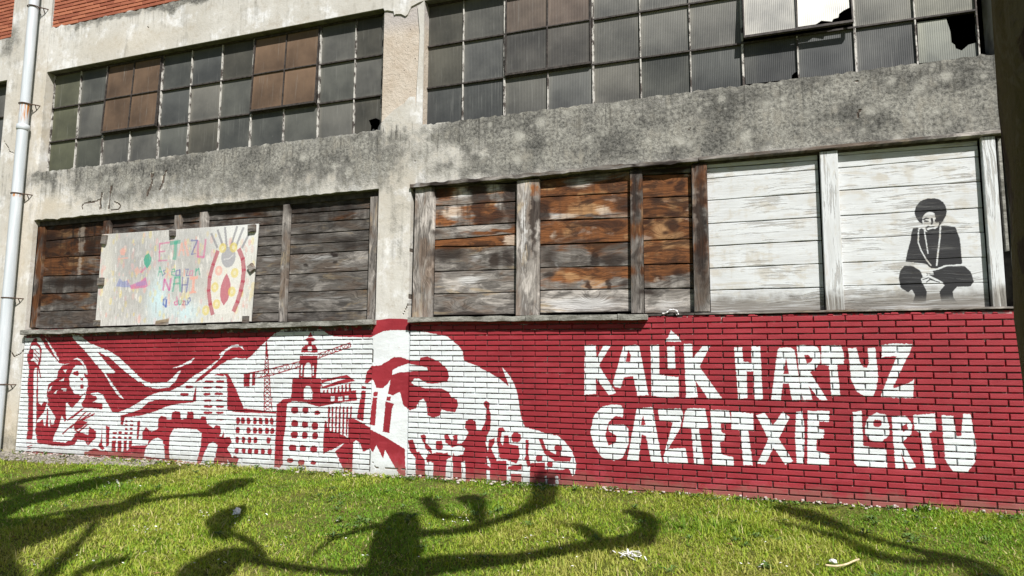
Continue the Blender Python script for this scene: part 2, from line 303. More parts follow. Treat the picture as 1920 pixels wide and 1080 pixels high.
# -- crowd with raised fists
D('E', (272,530),(290,511),(311,525),(309,556),(319,600),(316,682),(295,722),(286,760),(302,822),(352,862),(360,930),(345,1010),(285,1010),(290,942),(270,932),(160,942),(146,892),(100,872),(100,802),(140,770),(165,742),(186,702),(164,672),(170,634),(200,621),(231,640),(233,690),(260,690),(286,640),(291,560))
W('E', (292,925),(312,930),(314,1000),(290,1000)); W('E', (300,850),(318,892),(300,892))
D('E', (-10,818),(60,830),(90,850),(160,850),(292,860),(290,892),(-10,882))
for a, b, t in ((-10,46,890),(95,151,875),(165,292,930),(320,412,870),(438,502,948),(552,642,888)): D('E', (a,t),(b,t),(b+2,1012),(a-3,1012))
D('E', (38,720),(60,709),(76,750),(100,770),(152,765),(152,781),(90,792),(50,762)); D('E', (90,722),(116,711),(121,747),(104,761))
D('E', (308,745),(342,734),(341,765),(321,800),(352,862),(300,832)); D('E', (368,690),(386,671),(406,690),(384,702),(374,760),(391,780),(400,720),(426,720),(427,770),(482,780),(492,842),(471,888),(410,862),(370,852),(360,800),(354,740)); dots(0, 'E', (470,732,29,29))
D('E', (526,745),(546,745),(541,830),(556,892),(520,932),(420,922),(420,905),(500,890),(526,840)); dots(0, 'E', (606,856,20,22)); D('E', (552,885),(642,880),(642,965),(552,965))
D('E', (599,735),(626,735),(647,800),(700,830),(742,840),(802,845),(790,877),(700,872),(640,832)); dots(0, 'E', (720,796,23,21)); D('E', (708,800),(734,800),(738,850),(704,850)); dots(0, 'E', (670,892,18,18)); D('E', (690,938),(780,914),(802,952),(760,935),(720,952)); D('E', (640,920),(790,925),(800,962),(722,968),(640,965))
W('E', (640,962),(720,962),(722,1008),(645,1000)); D('E', (650,960),(700,955),(705,1010),(655,1010))
D('D', (488,795),(520,790),(546,870),(592,860),(602,1040),(538,1040),(535,902),(500,862)); D('D', (568,765),(591,756),(606,770),(601,810),(642,850),(642,882),(598,850)); D('D', (679,800),(697,800),(707,852),(668,857)); D('D', (598,880),(742,870),(742,895),(852,900),(852,937),(730,937),(726,1040),(648,1040),(650,937),(608,942)); D('D', (775,870),(832,860),(832,1045),(773,1040)); D('D', (718,760),(740,754),(762,800),(802,790),(802,822),(750,812)); D('D', (778,765),(802,761),(802,802),(784,802))
for q in (((350,640),(372,655),(384,735),(352,735)),((432,668),(455,662),(462,690),(458,740),(432,738)),((523,655),(548,640),(552,690),(550,742),(524,740)),((590,665),(606,660),(610,745),(592,745)),((400,590),(420,575),(436,640),(424,655),(404,628)),((455,600),(472,602),(474,612),(455,615)),((505,600),(530,606),(528,622),(506,628)),((545,600),(585,590),(606,604),(598,630),(560,640)),((705,640),(720,665),(722,690),(708,680)),((800,700),(826,705),(860,700),(858,714),(812,716)),((862,650),(880,655),(892,700),(890,758),(862,755))): W('Q', *q)
D('Q', (476,570),(502,568),(508,600),(492,612),(474,606)); D('Q', (756,512),(776,508),(786,520),(764,530),(760,560),(752,558)); D('Q', (782,545),(804,546),(806,580),(784,582))
# -- lettering
W('F', (115,180),(180,180),(186,262),(226,185),(272,182),(200,302),(302,467),(260,480),(182,378),(182,472),(114,477))
W('F', (282,412),(345,190),(420,178),(440,186),(496,480),(430,482),(404,366),(350,372),(328,437),(298,432)); D('F', (358,282),(375,208),(390,240),(387,282))
W('F', (507,180),(557,178),(562,360),(673,372),(676,487),(600,494),(514,482)); W('F', (606,190),(651,190),(656,325),(610,327)); W('F', (630,92),(650,112),(674,130),(692,162),(592,159),(614,130))
W('F', (705,172),(756,176),(758,262),(815,190),(864,181),(800,312),(932,497),(850,500),(774,390),(790,492),(720,497))
W('F', (1004,195),(1053,193),(1060,280),(1110,286),(1108,190),(1161,190),(1176,502),(1128,507),(1120,337),(1080,337),(1085,497),(1030,502))
W('P', (1446,749),(1458,656),(1462,652),(1482,651),(1490,656),(1504,750),(1485,750),(1479,719),(1468,719),(1464,750)); D('P', (1469,701),(1474,670),(1479,701))
W('g', (78,385),(150,378),(255,390),(300,400),(331,480),(331,560),(290,620),(220,670),(407,967),(325,967),(205,810),(246,962),(150,967),(118,860)); D('g', (158,490),(200,484),(246,530),(230,562),(190,582))
W('g', (340,390),(450,380),(551,385),(581,480),(582,582),(510,602),(546,927),(450,927),(424,602),(344,592))
W('g', (628,415),(716,410),(750,560),(790,622),(830,622),(850,570),(834,410),(916,410),(947,700),(931,840),(890,932),(800,927),(720,872),(659,750))
W('G', (467,180),(540,172),(624,177),(611,215),(527,388),(524,402),(600,376),(632,354),(626,451),(470,446),(464,435),(543,238),(486,238),(469,247))
W('F', (330,538),(346,560),(342,612),(300,602),(257,640),(237,720),(257,780),(300,765),(305,720),(255,692),(260,653),(350,655),(376,680),(376,770),(340,852),(290,870),(220,852),(170,782),(149,700),(169,600),(220,548),(280,534))
W('F', (369,863),(425,560),(518,549),(577,880),(512,877),(480,722),(455,712),(436,870)); D('F', (450,657),(462,596),(480,657))
W('F', (552,562),(690,559),(702,590),(682,680),(612,800),(716,794),(732,887),(590,884),(584,850),(640,642),(560,627)); W('F', (712,580),(730,558),(832,559),(853,672),(796,682),(827,893),(768,887),(750,682),(698,672))
W('F', (864,565),(976,570),(987,640),(925,650),(930,700),(952,710),(947,755),(920,760),(930,832),(1002,850),(1002,902),(878,897),(874,720)); W('F', (989,575),(1119,589),(1122,692),(1090,692),(1117,897),(1060,897),(1045,692),(989,682))
W('F', (1138,600),(1187,583),(1236,660),(1295,578),(1337,610),(1271,740),(1357,872),(1310,893),(1240,792),(1190,893),(1143,887),(1210,742))
W('G', (35,520),(65,514),(77,600),(73,782),(38,782),(29,650)); W('G', (93,514),(203,514),(201,570),(150,567),(150,605),(176,609),(172,652),(138,657),(138,715),(201,736),(201,792),(91,787))
W('G', (323,520),(366,514),(373,690),(491,712),(497,802),(345,797),(329,780)); W('G', (384,590),(400,545),(440,523),(490,535),(506,590),(506,640),(460,674),(410,662),(384,630)); dots(0, 'G', (446,577,21,19))
W('G', (519,540),(590,539),(622,580),(617,632),(572,672),(643,798),(605,808),(565,722),(582,802),(539,808),(524,640)); D('G', (568,590),(596,578),(602,607),(575,622))
W('G', (628,535),(737,527),(744,612),(709,627),(742,803),(690,803),(665,627),(634,612)); W('G', (771,535),(831,540),(846,642),(870,642),(880,529),(917,529),(947,690),(942,772),(902,824),(830,822),(789,760))
IM_MURAL = MU.image('mural_mask')

# -- stencil of a squatting figure on the white boards
ST = Canvas(1.55, 2.70, 1.60, 2.75, 0.0025)
YB = 0.06
def SK(*pts): ST.fill([rg('S', p, YB) for p in pts], 1.0)
def SW(*pts): ST.fill([rg('S', p, YB) for p in pts], 0.0)
SK((300,302),(272,285),(250,255),(238,222),(240,190),(250,160),(275,126),(305,106),(345,95),(400,93),(440,104),(470,125),(490,158),(498,200),(492,235),(475,265),(452,300),(442,322),(430,345),(395,365),(350,368),(325,350),(312,325))
SW((303,245),(318,222),(340,208),(372,203),(396,214),(406,235),(408,258),(420,276),(436,284),(434,305),(425,325),(405,342),(385,338),(360,345),(345,352),(332,340),(322,322),(310,312),(300,295))
SK((303,265),(318,252),(340,250),(364,259),(352,264),(330,262),(312,274)); SK((308,280),(325,272),(350,274),(358,282),(335,287),(316,287)); SK((366,256),(382,250),(390,268),(388,298),(378,312),(366,302),(372,285)); SK((398,262),(418,266),(436,276),(436,290),(418,291),(402,286)); SK((326,326),(345,316),(368,322),(392,318),(405,326),(380,331),(352,330),(336,340)); SK((396,205),(420,228),(450,290),(440,318),(436,284),(408,258))
SK((224,335),(265,330),(276,346),(292,336),(318,350),(330,368),(390,365),(432,335),(452,314),(500,318),(540,322),(566,325),(578,345),(585,375),(602,420),(608,470),(612,520),(623,626),(560,632),(480,637),(420,662),(370,662),(330,627),(250,617),(163,608),(170,565),(180,520),(192,475),(205,430),(208,395),(213,370))
SW((300,305),(318,318),(330,352),(326,362))
for pts, wd in ((((270,345),(265,450),(290,520),(330,590),(370,640)),.009),(((318,350),(322,400),(330,450),(345,545)),.008),(((447,312),(440,420),(425,540),(415,640)),.011)): ST.stroke([rg('S', p, YB) for p in pts], wd, 0.0)
SK((153,640),(220,643),(282,680),(303,730),(303,780),(312,800),(337,850),(331,900),(326,975),(212,977),(240,880),(215,832),(185,857),(124,820),(108,740),(118,685)); SK((340,690),(430,672),(500,645),(642,643),(692,690),(718,770),(690,807),(580,812),(546,850),(552,900),(582,937),(453,932),(438,850),(482,798),(440,770),(400,742),(330,730))
SW((288,745),(350,715),(420,750),(474,780),(380,786),(300,788))
for pts in (((300,755),(350,738),(412,768)),((330,775),(360,752),(440,775))): ST.stroke([rg('S', p, YB) for p in pts], .008, 1.0)
SW((335,688),(380,681),(397,715),(330,712)); ST.stroke([rg('S', p, YB) for p in ((330,702),(395,708))], .006, 1.0)
ST.blur(1)
ST.a = np.clip((ST.a-.25)*2.0, 0, 1)
IM_STENCIL = ST.image('stencil_mask')

# -- hand painted board
YS = 0.03
SG = Canvas(-7.35, -4.45, 1.50, 3.10, 0.006, 3, 0.0)
hh, ww = SG.h, SG.w
st = rng.normal(0, 1, (hh//10+2, ww)).repeat(10, 0)[:hh]; st = (st+np.roll(st, 1, 1)+np.roll(st, 4, 0))/1.7
base = np.array([.56, .55, .52]); SG.a[:] = base
SG.a += st[:, :, None]*.055
zz_, xx_ = np.mgrid[0:hh, 0:ww]
def hp(p): return rg('H', p, YS)
def hs(colr, wd, *pts, al=.58): SG.stroke([hp(p) for p in pts], wd, colr, al)
def hf(colr, *pts, al=.8): SG.fill([hp(p) for p in pts], colr, al)
def soft3(x, y, rx, ry, c, al):
    X, Z = hp((x, y)); g = np.exp(-(((SG.x0+xx_*SG.res-X)/rx)**2+((SG.z0+zz_*SG.res-Z)/ry)**2))[:, :, None]*al; SG.a[:] = SG.a*(1-g)+np.array(c)*g
soft3(1330,170,.55,.30,(.80,.82,.82),.95); soft3(1240,640,.5,.7,(.74,.73,.66),.85); soft3(250,300,.5,.35,(.38,.38,.38),.6); soft3(450,430,.4,.3,(.38,.38,.375),.65); soft3(980,330,.35,.4,(.38,.38,.375),.6); soft3(400,780,.5,.2,(.44,.43,.41),.5); soft3(1000,600,.3,.3,(.46,.45,.43),.4); soft3(180,500,.15,.6,(.72,.70,.62),.6)
soft3(640,760,.16,.28,(.58,.76,.80),.9); soft3(880,870,.22,.12,(.60,.78,.82),.8)
pal = [(.72,.56,.14),(.75,.40,.34),(.78,.66,.25),(.70,.42,.42),(.80,.78,.72),(.42,.42,.42)]
for k in range(420):
    x = rng.uniform(110, 1480); y = rng.uniform(180, 960); c = pal[int(rng.integers(0, 6))]; s_ = rng.uniform(.008, .035); X, Z = hp((x, y)); SG.blob(X, Z, s_*.8, s_*1.6, c, rng.uniform(.2, .55), 8)
for k in range(160):
    x = rng.uniform(110, 1480); y = rng.uniform(180, 900); L = rng.uniform(20, 120); c = (.80,.79,.76) if rng.random() < .6 else (.46,.46,.45); hs(c, rng.uniform(.006,.02), (x,y),(x+rng.uniform(-4,4),y+L), al=rng.uniform(.25,.65))
PK, GR, OR, NV, MG, RD, GY, YL = (.62,.13,.30),(.02,.36,.24),(.80,.38,.30),(.08,.10,.33),(.58,.06,.30),(.42,.05,.09),(.22,.22,.25),(.72,.58,.10)
hs(PK,.022,(652,420),(655,268),(745,255)); hs(PK,.018,(648,340),(702,332)); hs(PK,.018,(642,418),(722,412)); hs(GR,.05,(752,262),(832,250)); hs(GR,.055,(797,255),(785,400))
hs(OR,.026,(822,372),(850,262),(868,368),al=.5); hs(OR,.02,(835,325),(875,322),al=.5); hs(OR,.035,(882,255),(905,370),al=.5)
hs(NV,.022,(930,240),(988,238),(960,300),(936,362)); hs(NV,.014,(936,362),(975,352),al=.5); hs(PK,.03,(995,245),(990,382),(1042,386),(1060,232))
hs(GR,.016,(640,556),(656,470),(682,546)); hs(GR,.014,(646,516),(676,514)); hs(NV,.015,(706,500),(688,506),(702,530),(680,550)); hs(OR,.014,(726,478),(720,550),al=.6); hs(OR,.014,(746,500),(723,525),(746,550),al=.6)
hs(GR,.016,(760,518),(790,512),(785,490),(766,495),(760,540),(792,550)); hs(NV,.016,(832,498),(800,506),(798,546),(826,546),(833,496),(836,552)); hs(OR,.016,(872,492),(870,552),al=.7); hs(NV,.014,(884,492),(908,490),(888,550),(914,548)); hs(PK,.014,(945,505),(922,510),(918,546),(942,546),(948,502),al=.6); hs(GR,.022,(970,550),(976,488)); hs(GR,.018,(976,506),(1000,486),(1006,542))
hs(MG,.03,(685,676),(697,580),(740,676),(753,574)); hs(GR,.03,(770,686),(790,566),(830,560),(836,686)); hs(GR,.022,(776,622),(832,616)); hs(NV,.026,(850,692),(856,565)); hs(NV,.026,(890,692),(906,570)); hs(NV,.02,(852,632),(896,628)); hs(OR,.04,(926,570),(986,565),al=.7); hs(OR,.04,(956,570),(945,692),al=.7); hs(OR,.03,(918,697),(972,692),al=.7)
hs((.05,.10,.42),.026,(712,742),(690,760),(686,800),(708,822),(714,760),(712,826)); hs(OR,.02,(735,712),(738,800),al=.5); hs(PK,.02,(806,736),(813,804),(790,806),(784,785),(808,772)); hs(GR,.016,(820,768),(823,802),(841,802),(844,764)); hs(RD,.014,(853,772),(872,770),(855,806),(873,806)); hs(NV,.014,(880,770),(883,806),(899,806),(902,766)); hs(NV,.016,(904,752),(922,742),(926,768),(909,784),(908,800))
hf(GR,(528,370),(558,350),(582,390),(576,440),(545,487),(520,450),(514,410)); hf(OR,(303,330),(330,303),(352,330),(346,372),(310,366),al=.65); hs(OR,.016,(288,402),(375,392)); hf(MG,(392,635),(480,600),(532,560),(552,642),(520,657),(400,666),al=.6); hf((.15,.2,.5),(268,642),(302,570),(330,602),(372,590),(402,652),(340,652),al=.55); hf((.3,.25,.5),(440,610),(530,590),(540,630),(450,645),al=.5); hf(OR,(428,500),(460,468),(482,520),(450,547),al=.5); hs(PK,.03,(490,520),(530,480),al=.6)
hf((.76,.75,.70),(1170,330),(1130,450),(1100,570),(1090,690),(1110,820),(1150,890),(1290,880),(1345,780),(1370,670),(1385,590),(1390,480),(1350,320),(1250,290),al=.7)
hs(RD,.055,(1165,338),(1126,450),(1096,560),(1086,680),(1100,800),(1120,885),al=.75); hs(RD,.06,(1354,322),(1386,400),(1396,500),(1386,600),(1370,680),(1340,780),(1308,856),al=.75)
hf((.48,.07,.12),(1245,528),(1268,575),(1280,630),(1276,690),(1255,762),(1218,812),(1195,770),(1186,720),(1194,640),(1220,570),al=.8)
X, Z = hp((1260,385)); SG.blob(X, Z, .105, .125, (.36,.36,.39), .85); hs((.75,.75,.75),.014,(1220,405),(1265,402),(1302,365))
for a, b in (((1110,180),(1162,300)),((1166,148),(1216,302)),((1230,128),(1246,298)),((1336,118),(1280,298)),((1392,128),(1330,284)),((1440,185),(1380,302))): hs(GY,.03,a,b,al=.7)
for x, y in ((1140,650),(1315,525),(1290,690),(1060,855),(1155,800),(1305,300),(1210,305),(1175,505)):
    X, Z = hp((x, y)); c = OR if x == 1175 else YL; SG.blob(X, Z, .055, .06, c, .65); SG.blob(X, Z, .022, .026, (.78,.75,.6), .6)
sc_ = rng.normal(0, 1, SG.a.shape[:2]); SG.a *= (.80*(1+.07*sc_))[:, :, None]
IM_SIGN = SG.image('board_paint')

# -- stains on the brown boards: r bare orange wood, g dark scorch, b bleached
WD = Canvas(-8.30, .45, 1.58, 3.06, .014, 3, 0.0)
def stain(c, depth, *items):
    for px, py, rx, ry, a in items:
        X, Z = at(px, py, depth); X1, _ = at(px+rx, py, depth); _, Z1 = at(px, py-ry, depth); WD.soft(X, Z, abs(X1-X)*1.15, abs(Z1-Z)*1.15, a, c)
stain(0, .06, (840,365,16,10,.8),(825,412,16,9,.9),(913,395,18,16,.9),(910,437,38,5,.8),(960,432,10,8,.6),(850,457,45,8,1),(920,455,35,8,1),(905,470,30,3,.4),(1030,365,22,18,.8),(1150,350,30,16,.9),(1100,372,30,8,.6),(1110,385,42,14,1),(1060,375,25,8,.7),(1050,442,45,16,1),(1140,438,42,16,1),(1115,470,16,10,.6),(1130,512,55,8,1),(1065,522,25,6,.7),(1250,345,44,14,1),(1250,390,44,14,.9),(1250,430,44,14,1),(1250,470,44,14,1),(1225,512,20,14,.9),(1265,506,25,8,.7),(1004,345,5,40,.5))
stain(1, .06, (828,352,16,18,.95),(893,352,13,16,1),(905,372,12,12,.9),(955,362,10,20,.9),(893,390,8,16,.9),(905,413,16,7,.9),(932,405,8,14,.9),(960,398,11,26,.8),(840,477,32,14,.75),(925,487,9,12,.8),(952,482,14,16,.7),(820,437,12,6,.5),(880,589,45,4,.6),(832,578,20,6,.5),(870,545,12,4,.3),(1015,398,14,20,.9),(1048,372,20,8,.5),(1110,420,35,5,.8),(1170,385,14,16,.7),(1150,422,20,6,.7),(1100,452,35,4,.6),(1035,480,22,18,.5),(1150,487,28,14,.7),(1115,487,7,10,.9),(1102,534,6,9,.9),(1142,533,5,9,.9),(1170,530,10,10,.6),(1030,515,12,6,.7),(1250,316,42,8,1),(1276,348,9,12,.8),(1225,375,16,8,.6),(1262,398,30,6,.6),(1262,422,14,14,.8),(1255,494,40,3,.7),(1270,512,16,10,.6),(1218,548,18,8,.7),(1003,430,5,60,.6),(1195,420,8,120,.35),(1315,430,10,110,.8),(1192,350,4,40,.6))
stain(2, .06, (868,362,20,10,1),(925,352,14,10,.9),(850,400,22,12,.9),(958,452,12,12,1),(890,483,16,10,.6),(878,527,20,12,.7),(915,520,30,6,.4),(1085,345,26,10,.8),(1132,394,14,9,.8),(1050,405,36,6,1),(1040,442,9,10,.6),(1042,490,5,20,.6),(1090,570,72,14,.9),(1290,322,10,8,.9),(1293,388,7,14,.6),(1255,570,40,12,.6),(1232,524,8,5,.7),(985,430,6,120,.6),(790,355,8,30,.7),(1195,440,3,90,.3))
stain(0, .10, (100,500,34,11,.9),(135,492,22,7,.6),(85,562,18,8,.9),(120,435,40,12,.5),(120,465,40,12,.5))
stain(1, .10, (95,450,25,20,.6),(170,465,14,18,.6),(110,530,35,10,.6),(160,530,20,10,.6),(230,418,28,12,.8),(310,413,16,12,.6),(450,395,60,12,.6),(560,380,20,25,.6),(600,395,25,12,.5),(655,385,20,20,.5),(575,440,20,14,.5),(650,455,30,14,.5),(620,525,60,9,.35),(560,600,30,6,.4),(624,478,7,3,.9),(575,497,5,3,.8),(628,492,5,3,.8))
stain(2, .10, (150,480,5,60,.8),(150,440,6,20,.5),(262,418,16,10,.8),(600,482,50,7,.6),(640,500,40,7,.5),(585,525,25,8,.5),(590,562,36,9,.5),(650,560,24,8,.4),(625,445,40,6,.3),(500,485,20,10,.5),(500,520,18,10,.3))
IM_BOARDS = WD.image('board_stains')

# -- weathering of the plaster: r grime, g rust and cream, b cracks and broken spots
WE = Canvas(-12.0, 6.5, -0.1, 8.2, 0.0125, 3, 0.0)
WE.a[:, :, 0] = .10
WE.soft(-4.2,3.55,1.6,.26,.5); WE.soft(-6.5,3.58,1.9,.18,.55); WE.soft(-4.6,3.22,1.7,.26,.42); WE.soft(-6.8,3.3,.8,.25,.36); WE.soft(-3.2,3.4,.4,.4,.28)
for x in np.arange(-1.9, 3.2, .5): WE.soft(x,3.40,.42,.42,.58+.05*math.sin(x*3))
WE.soft(2.2,3.3,.9,.40,.3); WE.soft(.9,3.1,1.6,.15,.25); WE.soft(-2.0,3.6,.5,.1,.25); WE.soft(-2.8,2.7,.13,.2,.25); WE.soft(-2.75,2.3,.12,.25,.2); WE.soft(-2.9,3.25,.15,.3,.1)
WE.soft(-5.6,5.70,1.4,.07,.75); WE.soft(-7.4,5.70,.5,.05,.4); WE.soft(-3.2,5.70,1.5,.1,.6); WE.soft(0,5.72,3,.1,.6)
WE.soft(-9.05,5.65,.2,.25,.5); WE.soft(-8.55,3.0,.1,.4,.15); WE.soft(-8.2,3.63,.18,.06,.55); WE.soft(-8.4,.1,.5,.12,.4); WE.soft(-2.85,.05,.3,.06,.25)
WE.soft(-8.6,4.6,.35,.8,.5,1); WE.soft(-8.5,2.6,.3,.9,.7,1); WE.soft(-8.4,.3,.4,.5,.9,1); WE.soft(-7.9,3.2,.5,.15,.7,1); WE.soft(-5.4,3.1,.8,.06,.6,1); WE.soft(.9,3.25,.9,.06,.9,1); WE.soft(2.2,3.22,.5,.1,.8,1); WE.soft(-1.4,3.35,.06,.3,.7,1); WE.soft(-6.8,5.3,.9,.2,.4,1); WE.soft(-2.8,2.9,.3,.8,.3,1); WE.soft(-8.3,4.4,.06,.8,.5,1)
for k in range(70):
    x = rng.uniform(-8.0, 2.6); L = rng.uniform(.05, .30); WE.soft(x, 3.69-L*.5, rng.uniform(.012, .05), L*.6, rng.uniform(.1, .4)); 
for k in range(26):
    x = rng.uniform(-8.2, 2.6); L = rng.uniform(.08, .30); WE.soft(x, 5.70-L*.4, rng.uniform(.012, .06), L*.5, rng.uniform(.1, .35))
for k in range(40):
    x = rng.uniform(-2.3, 2.6); WE.soft(x, rng.uniform(3.05, 3.6), rng.uniform(.06, .30), rng.uniform(.03, .12), rng.choice([-.35, -.25, .25, .3]))
def crack(wd, *pts, dz=1.0):
    q = [at(*p) for p in pts]; o = []
    for (xa, za), (xb, zb) in zip(q[:-1], q[1:]):
        n_ = max(2, int(math.hypot(xb-xa, zb-za)/.05))
        for k in range(n_): o.append((xa+(xb-xa)*k/n_+rng.normal(0,.006), za+(zb-za)*k/n_+rng.normal(0,.006)))
    o.append(q[-1])
    for (a, b) in zip(o[:-1], o[1:]):
        wv = wd*rng.uniform(.25, .8); d = math.hypot(b[0]-a[0], b[1]-a[1]) or 1e-6; nx, nz = -(b[1]-a[1])/d*wv/2, (b[0]-a[0])/d*wv/2
        s2 = WE.a[:, :, 2].copy(); CV.a = WE.a; CV.fill([(a[0]+nx, a[1]+nz), (b[0]+nx, b[1]+nz), (b[0]-nx, b[1]-nz), (a[0]-nx, a[1]-nz)], (0.3, .4, dz), 1.0)
CV = WE
crack(.03,(153,393),(157,381),(172,381),(188,375),(189,392)); crack(.028,(186,394),(191,362)); crack(.05,(205,392),(207,370),(209,348)); crack(.03,(207,394),(222,394),(226,385),(213,378)); crack(.055,(275,370),(282,350),(286,325)); crack(.04,(300,355),(308,335),(313,318)); crack(.03,(299,358),(303,346))
crack(.022,(18,655),(27,669),(38,664),(44,655)); crack(.014,(755,592),(764,570),(768,548)); crack(.012,(8,265),(18,283),(30,290)); crack(.012,(774,352),(772,420),(770,480)); crack(.02,(1606,222),(1613,205)); crack(.02,(1603,155),(1608,150)); crack(.016,(700,865),(705,878),(745,880),(760,879)); crack(.014,(775,305),(781,298)); crack(.015,(1300,235),(1290,245)); crack(.018,(277,50),(282,52)); crack(.02,(697,640),(694,720),(692,760),(694,885)); crack(.03,(699,635),(697,680)); crack(.03,(693,700),(694,715))
IM_WEAR = WE.image('plaster_wear')
# ================================================================== materials
def mural_nodes(n, fade):
    p = n.coords(building); x, y, z = n.sep(p)
    wob = n.vmul(n.noise(p, 38, 3, .6, out=1), (.016, 0, .016), (-.008, 0, -.008))
    wob = n.vmul(n.noise(p, 150, 2, .6, out=1), (.012, 0, .012), n.vmul(wob, (1, 1, 1), (-.006, 0, -.006)))
    mk = n.step(n.map(MU, IM_MURAL, p, wob), .42, .58)
    big = n.noise(p, 1.7, 4, .6); fine = n.noise(n.vmul(p, (14, 14, 70)), 1, 4, .65); cell = n.noise(n.vmul(p, (5, 5, 19)), 1, 1, .5)
    red = n.mix(n.step(big, .3, .7), (.215, .015, .023), (.290, .023, .033))
    red = n.mix(n.math('MULTIPLY', n.step(cell, .52, .75), .5), red, (.33, .036, .050))
    red = n.mix(n.math('MULTIPLY', n.step(fine, .6, .85), .45), red, (.16, .012, .020))
    roll = n.noise(n.vmul(p, (2.2, 2.2, 9)), 1, 5, .7); red = n.mix(n.math('MULTIPLY', n.step(roll, .53, .66), .40), red, (.355, .040, .053)); red = n.mix(n.math('MULTIPLY', n.step(roll, .46, .36), .40), red, (.19, .014, .021))
    red = n.mix(n.math('MULTIPLY', n.math('MULTIPLY', n.step(z, .42, .05), n.step(n.noise(p, 4.3, 5, .65), .53, .61)), .40), red, (.38, .055, .078))
    wht = n.mix(n.step(fine, .35, .75), (.62, .66, .68), (.70, .73, .745)); wht = n.mix(n.math('MULTIPLY', n.step(roll, .53, .40), .45), wht, (.50, .515, .515)); wht = n.mix(n.math('MULTIPLY', n.step(n.noise(p, 31, 4, .7), .64, .70), .5), wht, (.40, .27, .26))
    c = n.mix(mk, red, wht)
    # flakes near the bottom courses and scattered specks of bare masonry
    chip = n.step(n.noise(p, 48, 5, .75), .66, .72); low = n.step(z, .28, .02); c = n.mix(n.math('MULTIPLY', chip, n.math('MULTIPLY_ADD', low, .7, .16)), c, (.52, .44, .42))
    c = n.mix(n.math('MULTIPLY', n.step(n.math('ADD', z, n.math('MULTIPLY', n.math('SUBTRACT', n.noise(p, 6, 5, .7), .5), .32)), .14, .02), .38), c, (.20, .165, .125))
    return p, c, fine
def make_brick_paint():
    n = N('painted_brick'); p, c, fine = mural_nodes(n, 0)
    n.bump(n.math('ADD', n.math('MULTIPLY', n.noise(p, 120, 4, .65), .7), n.math('MULTIPLY', fine, .5)), .004, .8)
    return n.done(c, .62, .35)
def make_mortar_paint():
    n = N('painted_mortar'); p, c, fine = mural_nodes(n, 0)
    c = n.mix(n.step(n.noise(p, 9, 4, .65), .54, .64), c, (.46, .40, .37)); c = n.mix(n.step(n.noise(p, 23, 3, .6), .36, .56), c, (.10, .075, .07))
    n.bump(n.noise(p, 150, 3, .6), .006, 1); return n.done(c, .85, .2)
def make_pillar_paint():
    n = N('painted_plaster'); p, c, fine = mural_nodes(n, 0); cr = n.sep(n.map(WE, IM_WEAR, p))[2]
    c = n.mix(n.step(cr, .2, .7), c, (.20, .17, .14)); n.bump(n.math('SUBTRACT', n.math('MULTIPLY', n.noise(p, 40, 5, .6), .5), n.math('MULTIPLY', cr, 2.0)), .006, .8); return n.done(c, .6, .35)
M_BRICK, M_MORTAR, M_PILLARP = make_brick_paint(), make_mortar_paint(), make_pillar_paint()

